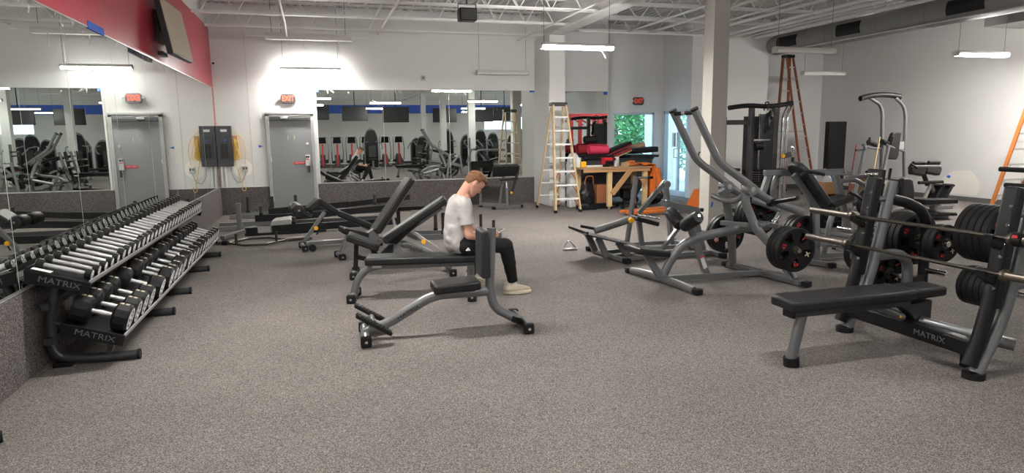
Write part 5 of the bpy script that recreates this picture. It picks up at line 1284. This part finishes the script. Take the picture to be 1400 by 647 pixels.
# ------------------------------------------------------------------ step ladders
def ladder(name,label,cx,cy,ang,Hh,n,wb,wt,spread,m,capm,rearsteps=True,stepm='alu',cat='ladder',bias=.45):
    """front (steps) towards local -y, rear rails lean to +y"""
    t=thing(name,label,cat,(cx,cy,0),ang,'step ladders')
    yt=0; yf=-spread*bias; yr=spread*(1-bias)
    def fr(s,z): k=z/Hh; return V(s*(wb*(1-k)+wt*k)/2, yf*(1-k)-.05*k, z)
    def re(s,z): k=z/Hh; return V(s*((wb*.9)*(1-k)+wt*.9*k)/2, yr*(1-k)+.05*k, z)
    for s in (-1,1):
        MB().bar(fr(s,.04),fr(s,Hh-.03),.032,.075,Y).build('front_rail',m,t,bevel=.003)
        MB().bar(re(s,.04),re(s,Hh-.06),.028,.06,Y).build('rear_rail',m,t,bevel=.003)
        MB().box(fr(s,.03),(.045,.10,.06)).build('foot_pad','rubber',t,bevel=.006)
        MB().box(re(s,.03),(.04,.08,.06)).build('foot_pad','rubber',t,bevel=.006)
        z=Hh*.45; MB().bar(fr(s*.94,z),re(s*.94,z),.006,.02).build('spreader','alu',t)
    for k in range(1,n+1):
        z=Hh*k/(n+1); a,b=fr(-1,z),fr(1,z); c=(a+b)/2
        st=MB().box(c+V(0,.0,0),((b-a).length-.03,.085,.034)).build('step',stepm,t,bevel=.003)
        if k<=2 or k==3:
            for s in (-1,1): MB().bar(c+V(s*(b-a).length*.30,0,-.01),V(fr(s,z-.17).x*.97,fr(s,z-.17).y,z-.17),.012,.025).build('step_brace','brown' if m=='fglass' else 'alu',st)
        if rearsteps: a,b=re(-1,z),re(1,z); MB().box((a+b)/2,((b-a).length-.02,.03,.025)).build('rear_bar',stepm,t)
    MB().box((0,0,Hh-.01),(wt+.07,.18,.075)).build('top_cap',capm,t,bevel=.012)
    return t
ladder('step_ladder','tan fiberglass step ladder standing open in front of the pilaster',4.91,13.22,math.radians(2),2.23,7,.56,.28,1.15,'fglass','panelbox',stepm='unlit')
ladder('step_ladder','very tall dark orange fiberglass step ladder standing open in the far corner',11.95,15.0,math.radians(190),3.54,11,.5,.24,1.0,'fgor','black',bias=.12)
ladder('step_ladder','bright orange step ladder cut off by the right edge',13.21,9.22,math.radians(180),3.0,9,.74,.38,1.38,'fgor2','black',bias=.5)
# ------------------------------------------------------------------ work table with tools
t=thing('work_table','rough pine and plywood work table on square timber legs','table',(5.9,12.4,0))
W(t).b2((5.02,12.1,.865),(6.62,12.75,.90)).build('table_top','plywood',t,bevel=.003)
W(t).b2((5.05,12.12,.80),(6.58,12.15,.865)).build('front_apron','pine2',t)
for x in (5.62,6.45): W(t).b2((x,12.15,0.06),(x+.095,12.24,.865)).build('front_leg','pine',t,bevel=.004)
for x in (5.1,6.42): W(t).b2((x,12.62,0.06),(x+.095,12.71,.865)).build('rear_leg','pine',t,bevel=.004)
for x in (5.667,6.497): W(t).rod((x,12.195,0),(x,12.195,.065),.03,12).build('caster','alu',t)
for x in (5.147,6.467): W(t).rod((x,12.665,0),(x,12.665,.065),.03,12).build('caster','alu',t)
W(t).bar((5.70,12.13,.33),(6.13,12.13,.83),.03,.11).build('diagonal_brace','pine2',t,bevel=.003)
W(t).prism([(-.09,-.02),(.09,.02),(.02,-.22)],(6.44,12.135,.66),X,Z,.025).build('gusset','pine2',t)
zt=.90
def onT(name,label,cat,build,x,y,group=None):
    q=thing(name,label,cat,(x,y,zt),0,group); build(q,x,y); return q
def drill(q,x,y):
    W(q).rod((x-.1,y,zt+.16),(x+.08,y,zt+.16),.035,14).build('motor_body','redplast',q); W(q).rod((x+.08,y,zt+.16),(x+.15,y,zt+.16),.022,12).build('chuck','black',q)
    W(q).bar((x-.05,y,zt+.14),(x-.07,y,zt+.05),.035,.045,X).build('hand_grip','black',q,bevel=.006); W(q).b2((x-.13,y-.04,zt),(x-.0,y+.04,zt+.06)).build('battery','black',q,bevel=.006)
onT('cordless_drill','red and black cordless drill lying on the work table','drill',drill,5.70,12.3)
def case(q,x,y): W(q).b2((x-.10,y-.08,zt),(x+.10,y+.08,zt+.19)).build('shell','redplast',q,bevel=.012); W(q).b2((x-.02,y-.082,zt+.02),(x+.10,y-.079,zt+.14)).build('front_panel','black',q); W(q).tube([(x-.06,y,zt+.19),(x-.06,y,zt+.215),(x+.06,y,zt+.215),(x+.06,y,zt+.19)],.01,8,bend=.02).build('handle','black',q)
onT('tool_box','red tool box with black front beside the white jar on the table','tool box',case,5.78,12.58)
def jar(q,x,y): W(q).lathe((x,y,zt),Z,[(0,.055),(.12,.055),(.14,.045),(.14,.0)],18).build('jar_body','alu',q); W(q).lathe((x,y,zt+.14),Z,[(0,.05),(.06,.05),(.065,.0)],18).build('lid','paper',q)
onT('glue_jar','white-lidded jar standing on the work table','jar',jar,6.0,12.55)
def tubs(q,x,y): W(q).lathe((x,y,zt),Z,[(0,.035),(.1,.035),(.13,.014),(.16,.01),(.16,0)],14).build('bottle_body','unlit',q)
onT('glue_bottle','slim pale bottle beside the white-lidded jar','bottle',tubs,5.92,12.42)
def bx(m,sx,sy,sz):
    def f(q,x,y): W(q).b2((x-sx/2,y-sy/2,zt),(x+sx/2,y+sy/2,zt+sz)).build('carton',m,q,bevel=.004)
    return f
onT('small_box','small tan cardboard box near the middle of the work table','box',bx('cardboard',.14,.12,.09),6.04,12.22)
onT('paper_stack','flat pale drywall offcuts stacked at the left of the work table','stack',bx('paper',.46,.22,.03),5.42,12.5)
onT('paper_cup','short white paper cup at the left end of the work table','cup',lambda q,x,y:W(q).lathe((x,y,zt),Z,[(0,.05),(.2,.065),(.2,.058),(.02,.045),(.02,0)],18).build('cup_wall','unlit',q),5.10,12.55)
onT('tool_pouch','yellow-green tool pouch at the far left of the table','pouch',lambda q,x,y:W(q).b2((x-.06,y-.05,zt),(x+.06,y+.05,zt+.13)).build('pouch_body','yellow',q,bevel=.02),5.10,12.28)
def cordpile(q,x,y):
    pts=[]; rr=random.Random(5)
    for k in range(46): a=k*.75; r=.05+.08*rr.random(); pts.append((x-.02+r*1.5*cos(a),y+r*.8*sin(a),zt+.013+.0022*k*rr.uniform(.5,1)))
    W(q).tube(pts,.012,7).build('cord_coils','orpaint',q)
onT('extension_cord','loose coil of orange-red extension cord on the right of the work table','cord',cordpile,6.3,12.42)
# orange jacket draped over the right end
t=thing('work_jacket','orange work jacket draped over the right end of the table','jacket',(6.66,12.3,.5))
mb=MB(off=t.location); nu,nv=16,18; vs=[];fs=[]
for i in range(nu+1):
    for j in range(nv+1):
        u=i/nu; v=j/nv
        if v<.35: q=V(6.45+.22*v/.35,12.05+.55*u,.935+.05*sin(v*9)*.3+.13*max(0,.3-abs(u-.5))*(1-v))
        else:
            k=(v-.35)/.65; w=.55*(1-.25*k); q=V(6.67+.05*sin(7*u+2)*k+.04*k,12.05+.27+(u-.5)*w,.93-.62*k-.12*k*sin(5*u))
        q+=V(.012*sin(23*u+5*v),.008*sin(17*v),.01*sin(19*u+7*v)); vs.append(q)
for i in range(nu):
    for j in range(nv): a=i*(nv+1)+j; fs.append((a,a+1,a+nv+2,a+nv+1))
mb.add(vs,fs); o=mb.build('jacket_cloth','orange',t,sharp=80); sm=o.modifiers.new('thick','SOLIDIFY'); sm.thickness=.018
W(t).tube([(6.70,12.04,.86),(6.74,12.0,.6),(6.73,12.0,.34)],.05,10,radii=[.06,.055,.045]).build('sleeve','orange',t)
# things under and behind the table
t=thing('brown_box','reddish brown box under the work table','box',(5.85,12.95,0))
W(t).b2((5.72,12.8,0.12),(5.98,13.1,.52)).build('carton','brown',t,bevel=.006)
W(t).b2((5.70,12.78,0),(6.0,13.12,.12)).build('tray','black',t,bevel=.006)
t=thing('tool_bag','black tool bag under the left end of the work table','bag',(5.2,12.4,0))
mb=W(t); mb.sphere((5.2,12.42,.26),.25,16,12,(.8,.6,1.05)); mb.sphere((5.2,12.42,.48),.14,14,10,(1,.7,1.2)); mb.box((5.2,12.42,.05),(.4,.3,.1)); fuse(mb.build('bag_body','black',t),.02,6,.5,(.04,.12))
W(t).tube([(5.1,12.28,.55),(5.12,12.25,.72),(5.28,12.25,.72),(5.3,12.28,.55)],.012,8,bend=.05).build('bag_handle','brown',t)
t=thing('duffel_bag','dark duffel bag behind the diagonal brace of the work table','bag',(6.32,12.98,0))
mb=W(t); mb.sphere((6.32,12.98,.2),.2,16,12,(1.35,.7,.95)); mb.sphere((6.36,12.98,.34),.11,14,10,(1.4,.7,.8)); fuse(mb.build('bag_body','black',t),.02,6,.5,(.04,.1))
# office chair under the table
t=thing('office_chair','black office chair pushed under the right end of the work table','chair',(6.18,12.48,0))
W(t).box((6.18,12.48,.46),(.46,.44,.09)).build('seat','pad',t,bevel=.03,seg=3)
W(t).rod((6.18,12.46,.1),(6.18,12.46,.42),.03,12).build('gas_post','black',t)
W(t).box((6.2,12.46,.30),(.16,.2,.22)).build('tilt_box','black',t,bevel=.03)
for k in range(5):
    a=2*PI*k/5+.4; e=V(6.18+.28*cos(a),12.46+.27*sin(a),.075)
    lg=W(t).bar((6.18,12.46,.12),e,.045,.035).build('base_arm','black',t)
    W(t).lathe(e-V(0,.025,.045),Y,[(0,.012),(0,.03),(.05,.03),(.05,.012)],14).build('caster','rubber',lg)
# wide dark bin loaded with rolled mats
t=thing('tilt_bin','wide dark plastic bin with rounded rim behind the work table','bin',(6.4,13.7,0))
def ringpts(z,k): return [V(6.42+(.98*k)*(abs(cos(a))**.6)*(1 if cos(a)>0 else -1), 13.75+(.42*k)*(abs(sin(a))**.6)*(1 if sin(a)>0 else -1), z) for a in [2*PI*i/40 for i in range(40)]]
mb=W(t); lv=[(.16,.62),(.30,.70),(.70,.93),(1.0,.98),(1.03,1.0),(1.03,.95),(.9,.9),(.40,.7)]; vs=[];fs=[]
for z,k in lv: vs+=ringpts(z,k)
for i in range(len(lv)-1):
    for j in range(40): fs.append((i*40+j,i*40+(j+1)%40,(i+1)*40+(j+1)%40,(i+1)*40+j))
fs.append(tuple(reversed(range(40)))); fs.append(tuple(range(280,320))); mb.add(vs,fs); mb.build('tub','bin',t)
mb=W(t); mb.tube(ringpts(1.03,1.0)+ringpts(1.03,1.0)[:1],.022,8,cap=False); mb.build('rim','greydk',t)
for dx in (-.5,.5):
    for dy in (-.2,.2): W(t).lathe((6.42+dx,13.75+dy-.02,.08),Y,[(0,.02),(0,.08),(.04,.08),(.04,.02)],16).build('caster','rubber',t)
    W(t).box((6.42+dx,13.75,.14),(.08,.5,.05)).build('caster_bracket','black',t)
def roll(label,c,d,L,r,m,m2=None):
    q=thing('rolled_mat',label,'mat',tuple(c),0,'mats piled on the bin')
    d=Vector(d).normalized(); x,y=frame_of(d); pts=[]
    for k in range(58): a=k*.36; rr_=r*(.22+.78*k/57); pts.append((rr_*cos(a),rr_*sin(a)))
    th=r*.115; inner=[(p[0]*(1-th/max(math.hypot(*p),.01)),p[1]*(1-th/max(math.hypot(*p),.01))) for p in pts]
    W(q).prism(pts+inner[::-1],Vector(c),x,y,L).build('mat_roll',m,q,sharp=25)
    return q
def slab(label,c,size,R,m,m2):
    q=thing('folded_mat',label,'mat',tuple(c),0,'mats piled on the bin')
    W(q).box(c,size,mtx=R).build('mat_slab',m,q,bevel=.025,seg=3)
    W(q).box(Vector(c)-R@V(0,0,size[2]*.5+.012),(size[0]*.98,size[1]*.97,.026),mtx=R).build('mat_backing',m2,q,bevel=.008)
    return q
def Rm(a,b=0,c=0): return Matrix.Rotation(c,3,'Z')@Matrix.Rotation(a,3,'Y')@Matrix.Rotation(b,3,'X')
slab('flat black mat laid across the left of the bin rim under the rolls',(5.9,13.75,1.102),(.72,.95,.04),Rm(0),'black','padgrey')
slab('dark red mat propped at the left of the pile in front of the window',(6.50,13.62,1.285),(.62,.28,.07),Rm(-.36),'black','matred')
slab('second dark red mat lying lower in the pile before the window',(6.53,13.62,1.155),(.56,.28,.05),Rm(-.36),'matred','mattan')
slab('tan mat edged in red lying across the middle of the pile',(6.98,13.98,1.27),(.7,.26,.09),Rm(-.22),'mattan','matred')
slab('black mat on top of the right of the pile',(7.12,13.60,1.228),(.64,.34,.10),Rm(-.06),'black','black')
slab('black mat lying at the lower right end of the pile',(7.02,13.75,1.095),(.72,.95,.03),Rm(0),'black','padgrey')
roll('bright red rolled mat lying on the left end of the bin',(5.95,13.48,1.25),V(1,.06,0),.46,.12,'matpink')
roll('dark red rolled mat under the black one at the left end of the bin',(5.84,13.76,1.26),V(1,.0,0),.56,.13,'matred')
roll('red rolled mat stacked behind the bright red one',(5.98,14.02,1.23),V(1,.05,0),.5,.10,'redplast')
roll('short black rolled mat on top of the left end of the bin',(5.82,13.62,1.468),V(1,.1,0),.3,.085,'rubber')
# film-wrapped bundle behind the ladder
t=thing('wrapped_bundle','white bundle wrapped in crumpled clear film standing behind the tan ladder','bundle',(5.41,13.66,0))
mb=W(t); mb.box((5.41,13.66,.55),(.22,.24,1.1)); mb.sphere((5.41,13.66,1.1),.125,14,10,(1,.9,.8)); mb.sphere((5.40,13.66,.7),.125,14,10,(1,.9,1.6)); fuse(mb.build('film_wrap','film',t),.022,8,.5,(.06,.12))
for nm,dx,dy in (('work_table',.28,.72),('cordless_drill',.28,.72),('tool_box',.28,.72),('glue_jar',.28,.72),('glue_bottle',.28,.72),('small_box',.28,.72),('paper_stack',.28,.72),('paper_cup',.28,.72),('tool_pouch',.28,.72),('extension_cord.001',.28,.72),('work_jacket',.28,.72),('brown_box',.02,.3),('tool_bag',.3,.68),('duffel_bag',.92,.42),('office_chair',.21,.66),('tilt_bin',.14,.36)):
    o=bpy.data.objects[nm]; o.location.x+=dx; o.location.y+=dy
for o in bpy.data.objects:
    if o.parent is None and o.name.startswith(('rolled_mat','folded_mat')): o.location.x+=.14; o.location.y+=.36
# pallet jack
t=thing('pallet_jack','orange pallet jack with dark tow handle in front of the glass door','pallet jack',(7.6,12.0,0))
for y in (11.52,11.84): W(t).bar((5.72,y,.075),(7.50,y+.34,.085),.16,.05).build('fork','orpaint',t,bevel=.01)
W(t).prism([(-.32,0),(.22,0),(.16,.22),(.05,.36),(-.12,.34)],(7.72,12.07,.08),V(.98,.19,0).normalized(),Z,.42).build('pump_body','orpaint',t,bevel=.02)
W(t).rod((7.88,12.1,.26),(7.88,12.12,.44),.04,12).build('pump','black',t)
W(t).rod((7.88,12.12,.40),(7.80,12.3,.98),.02,10).build('tow_bar','black',t)
W(t).tube([(7.80,12.3,.96),(7.70,12.3,1.03),(7.71,12.33,1.18),(7.80,12.34,1.2),(7.89,12.35,1.17),(7.89,12.32,1.02),(7.80,12.3,.96)],.014,8,bend=.04).build('handle_loop','black',t)
for y in (12.0,12.2): W(t).lathe((7.95,y-.03,.085),Y,[(0,.03),(0,.085),(.06,.085),(.06,.03)],18).build('steer_wheel','black',t)
for y in (11.56,11.88): W(t).lathe((5.9,y-.03,.035),Y,[(0,.01),(0,.035),(.06,.035),(.06,.01)],14).build('fork_roller','black',t)
# small chrome grip lying on the floor
t=thing('chrome_stirrup','small chrome cable handle lying alone on the open floor','handle',(3.32,8.5,0))
W(t).tube([(3.22,8.5,.012),(3.30,8.5,.145),(3.42,8.47,.012)],.008,8,bend=.05).build('stirrup','chrome',t)
W(t).rod((3.22,8.5,.018),(3.42,8.47,.018),.017,12).build('hand_grip','knurl',t)
# ------------------------------------------------------------------ dismantled rack frames lying by the door
def floor_frame(label,beams,pegs,loc):
    t=thing('rack_frame',label,'rack frame',loc,0,'dismantled rack frames on the floor')
    for (p,q,w,h,m) in beams: W(t).bar(p,q,w,h).build('beam',m,t,bevel=.006)
    for (x,y,z0,z1,r) in pegs:
        g=W(t).rod((x,y,z0),(x,y,z1),r,14).build('peg','barsteel',t); W(t).lathe((x,y,z0),Z,[(0,r+.006),(.03,r+.006),(.03,r)],14).build('peg_collar','black',g)
    return t
floor_frame('dismantled rack frame with chrome pegs, furthest back against the door',[((-1.55,14.55,.05),(1.7,14.62,.05),.08,.08,'grey'),((-1.72,14.2,.05),(-.9,14.2,.05),.08,.08,'grey'),((-.98,14.1,.13),(.6,14.3,.20),.05,.13,'black'),((.6,14.3,.2),(1.9,14.35,.30),.05,.11,'black'),((-.95,14.2,.03),(1.9,14.3,.03),.12,.06,'greydk')],[(-1.4,14.55,.09,.42,.03),(-.92,14.5,.09,.41,.03),(-.46,14.5,.09,.42,.03)],(-.5,14.4,0))
floor_frame('dismantled rack frame with a grey upright, in the middle of the pile',[((-1.76,13.0,.04),(-.6,13.0,.04),.09,.08,'grey'),((-1.14,12.95,.14),(-.3,12.95,.145),.05,.12,'black'),((-.3,12.95,.145),(1.3,13.1,.22),.05,.12,'black'),((-.6,13.0,.035),(1.4,13.1,.04),.1,.07,'greydk'),((-1.36,12.45,.03),(-1.36,12.45,.48),.08,.08,'grey'),((-1.7,12.4,.04),(-1.3,12.5,.04),.09,.08,'grey')],[(-1.03,12.97,.2,.36,.03),(1.05,13.05,.3,.5,.03)],(-.6,12.9,0))
floor_frame('low black rack frame with chrome pegs, nearest of the pile by the door',[((-1.2,11.7,.07),(-1.0,11.7,.07),.05,.12,'black'),((-.78,11.72,.08),(-.1,11.75,.10),.05,.13,'black'),((-1.2,11.66,.02),(.1,11.72,.02),.10,.04,'black'),((-1.5,11.3,.04),(-1.05,11.95,.10),.09,.06,'grey'),((-.1,11.75,.09),(1.35,11.9,.10),.05,.12,'black')],[(-.42,11.73,.16,.27,.035)],(-.5,11.7,0))
tag(MB().prism([(-.19,0),(.19,0),(.19,.17),(.13,.215),(-.13,.19),(-.19,.15)],(-.62,12.2,0),X,Z,.5).build('step_tread','alu',bevel=.006),'pale grey folded steel tread sitting among the rack frames','step')
floor_frame('rack frame with tall chrome pegs behind the benches, beside the seated person',[((1.35,10.7,.04),(2.6,10.45,.04),.08,.08,'grey'),((1.45,10.2,.04),(2.75,10.0,.04),.08,.08,'grey'),((1.4,10.75,.04),(1.5,10.15,.04),.08,.08,'grey'),((2.58,10.5,.04),(2.72,9.98,.04),.08,.08,'grey'),((1.2,11.4,.37),(1.95,11.1,.40),.05,.06,'black'),((1.3,11.38,.04),(1.3,11.38,.36),.06,.06,'black'),((1.3,11.4,.04),(1.45,10.7,.04),.06,.06,'black')],[(1.81,10.62,.08,.40,.03),(1.85,10.14,.08,.42,.03),(2.53,10.46,.08,.33,.026),(2.63,10.02,.08,.28,.026)],(2.0,10.4,0))
# hex trap bar on the floor
t=thing('trap_bar','hexagonal steel trap bar with upright handles lying on the floor by the dumbbell racks','trap bar',(-.95,10.8,0))
W(t).tube([(-1.34,10.75,.03),(-1.1,10.42,.03),(-.80,10.42,.03),(-.50,10.78,.03),(-.80,11.12,.03),(-1.1,11.12,.03),(-1.34,10.75,.03)],.018,10,bend=.05).build('hex_frame','barsteel',t)
W(t).rod((-1.34,10.76,.03),(-1.72,10.85,.03),.025,12).build('sleeve','sleeve',t)
W(t).rod((-.50,10.78,.03),(-.14,10.86,.03),.025,12).build('sleeve','sleeve',t)
for x,y in ((-1.22,10.59),(-.65,10.6)):
    W(t).rod((x,y,.03),(x,y,.19),.02,10).build('upright_grip','barsteel',t)
W(t).rod((-1.44,10.78,.03),(-1.36,10.765,.03),.04,12).build('sleeve_collar','black',t)
# ------------------------------------------------------------------ the gym behind the camera, seen in the mirrors
def tv(x,y,z,label,rz=0.):
    t=thing('hanging_television',label,'television',(x,y,z),rz,'televisions hung from the roof')
    MB().box((0,0,0),(1.24,.06,.72)).build('television_body','black',t,bevel=.01)
    MB().box((0,.032,0),(1.19,.006,.67)).build('television_screen','screen',t)
    MB().rod((0,-.05,.2),(0,-.05,4.3-z),.022,10).build('ceiling_pole','black',t)
    MB().box((0,-.045,.05),(.3,.05,.4)).build('mount','black',t)
for i,(x,y,z) in enumerate(((.1,-4,2.8),(1.95,-4,2.74),(3.75,-2.2,2.62),(6.45,-4,2.64),(8.4,-4,2.66),(9.7,-4.2,2.7))):
    tv(x,y,z,'black television hanging over the rear gym floor, %s from the red wall'%ORD[i])
def elliptical(x,y,rz,label):
    t=thing('elliptical_trainer',label,'elliptical',(x,y,0),rz,'elliptical trainers in the rear row')
    MB().bar((0,.5,.1),(0,.25,1.25),.09,.1,Y).build('mast','rigred',t,bevel=.02)
    MB().prism([(-.21,0),(.21,0),(.18,.33),(-.18,.33)],(0,.2,1.28),X,V(0,.25,.97),.09).build('console','black',t,bevel=.02)
    MB().prism([(-.7,.1),(.5,.1),(.35,.5),(-.1,.68),(-.55,.5)],(0,0,0),Y,Z,.26).build('drive_housing','panelbox',t,bevel=.03)
    for s in (-1,1):
        MB().tube([(s*.28,.1,.35),(s*.3,.25,.9),(s*.27,.0,1.55),(s*.2,-.12,1.6)],.025,10,bend=.1).build('swing_arm','grey',t)
        MB().bar((s*.2,-.6,.3+.08*s),(s*.2,.1,.3-.04*s),.16,.05).build('pedal','black',t,bevel=.01)
    MB().bar((-.3,-.8,.04),(.3,-.8,.04),.1,.08).bar((-.3,.6,.04),(.3,.6,.04),.1,.08).bar((0,-.8,.06),(0,.6,.06),.12,.08).build('base_frame','panelbox',t)
for i,(x,y) in enumerate(((.35,-6.8),(1.1,-6.6),(1.85,-6.6),(2.6,-7),(3.6,-6.6),(4.4,-7.2))):
    elliptical(x,y,PI*0,'red-masted elliptical trainer in the rear row, %s from the red wall'%ORD[i])
def stack_machine(x,y,rz,h,label,m='black'):
    t=thing('selector_machine',label,'gym machine',(x,y,0),rz,'weight stack machines at the rear')
    MB().prism([(-.3,.0),(.3,.0),(.3,h*.8),(.2,h*.96),(0,h),(-.2,h*.96),(-.3,h*.8)],(0,-.45,0),X,Z,.22).build('stack_tower',m,t,bevel=.03)
    for s in (-1,1): MB().tube([(s*.33,-.45,.05),(s*.33,-.45,h*.8),(s*.18,-.4,h*.99),(0,-.4,h*1.03)],.035,10,bend=.2).build('tower_frame','grey',t)
    MB().box((0,.35,.47),(.42,.42,.09)).build('seat','pad',t,bevel=.03)
    MB().box((0,.12,.85),(.4,.1,.62),mtx=Matrix.Rotation(.15,3,'X')).build('back_pad','pad',t,bevel=.03)
    MB().bar((0,.3,.05),(0,.3,.43),.09,.09,X).bar((0,-.5,.05),(0,.9,.05),.1,.08).bar((-.4,.85,.05),(.4,.85,.05),.1,.08).bar((-.4,-.5,.05),(.4,-.5,.05),.1,.08).build('base_frame','grey',t)
    for s in (-1,1):
        MB().tube([(s*.2,-.1,1.35),(s*.45,.1,1.3),(s*.48,.45,1.05),(s*.42,.6,1.0)],.028,10,bend=.1).build('press_arm','grey',t)
for i,(x,y,rz,h) in enumerate(((2.75,-4.4,0,1.95),(5.1,-3.8,.5,1.55),(5.45,-6,-.4,1.45),(7.0,-6.4,.2,1.9),(7.9,-4.6,-.3,1.6),(9.0,-6.4,0,1.85),(10.2,-4.8,.6,1.6),(11.4,-6.4,-.2,1.9),(7.4,-8.3,.1,1.6),(10.3,-8.6,0,1.7))):
    stack_machine(x,y,rz,h,'dark weight stack machine on the rear floor, %s from the elliptical trainers'%ORD[i])
t=thing('plain_bench','flat black bench on grey legs behind the camera','bench',(4.4,-.8,0))
MB().prism([(-.6,-.13),(.6,-.13),(.6,.13),(-.6,.13)],(0,0,.43),X,Y,.07).build('bench_pad','pad',t,bevel=.02)
for s in (-1,1): MB().bar((s*.5,0,.38),(s*.6,0,.04),.06,.06,X).bar((s*.6,-.2,.03),(s*.6,.2,.03),.07,.06).build('leg','grey',t)
# red training rig off to the right, doubled in the narrow mirror
t=thing('training_rig','tall red steel training rig beyond the right edge, seen in the narrow mirror','training rig',(10.6,4.6,0))
for x in (9.75,10.12,10.95,11.2,11.55):
    for y in (4.2,5.3): W(t).b2((x-.06,y-.06,0),(x+.06,y+.06,2.4)).build('post','rigred',t)
for y in (4.2,5.3): W(t).bar((9.7,y,2.36),(11.6,y,2.36),.08,.08).bar((9.75,y,2.25),(10.25,y,1.95),.05,.05).bar((11.2,y,1.9),(10.3,y,2.33),.06,.06).build('cross_beam','rigred',t)
for x in (9.75,11.55): W(t).bar((x,4.2,2.3),(x,5.3,2.3),.08,.08).build('side_beam','rigred',t)
for x in (9.95,11.35): W(t).b2((x-.1,4.5,.1),(x+.1,4.8,1.4)).build('weight_stack','panelbox',t)
struct('window_2', MB().b2((10.3,YR-.12,1.92),(12.9,YR-.08,1.97)).b2((10.3,YR-.12,2.73),(12.9,YR-.08,2.78)).b2((11.58,YR-.12,1.97),(11.62,YR-.08,2.73)), 'winframe', label='high window strip in the rear wall')
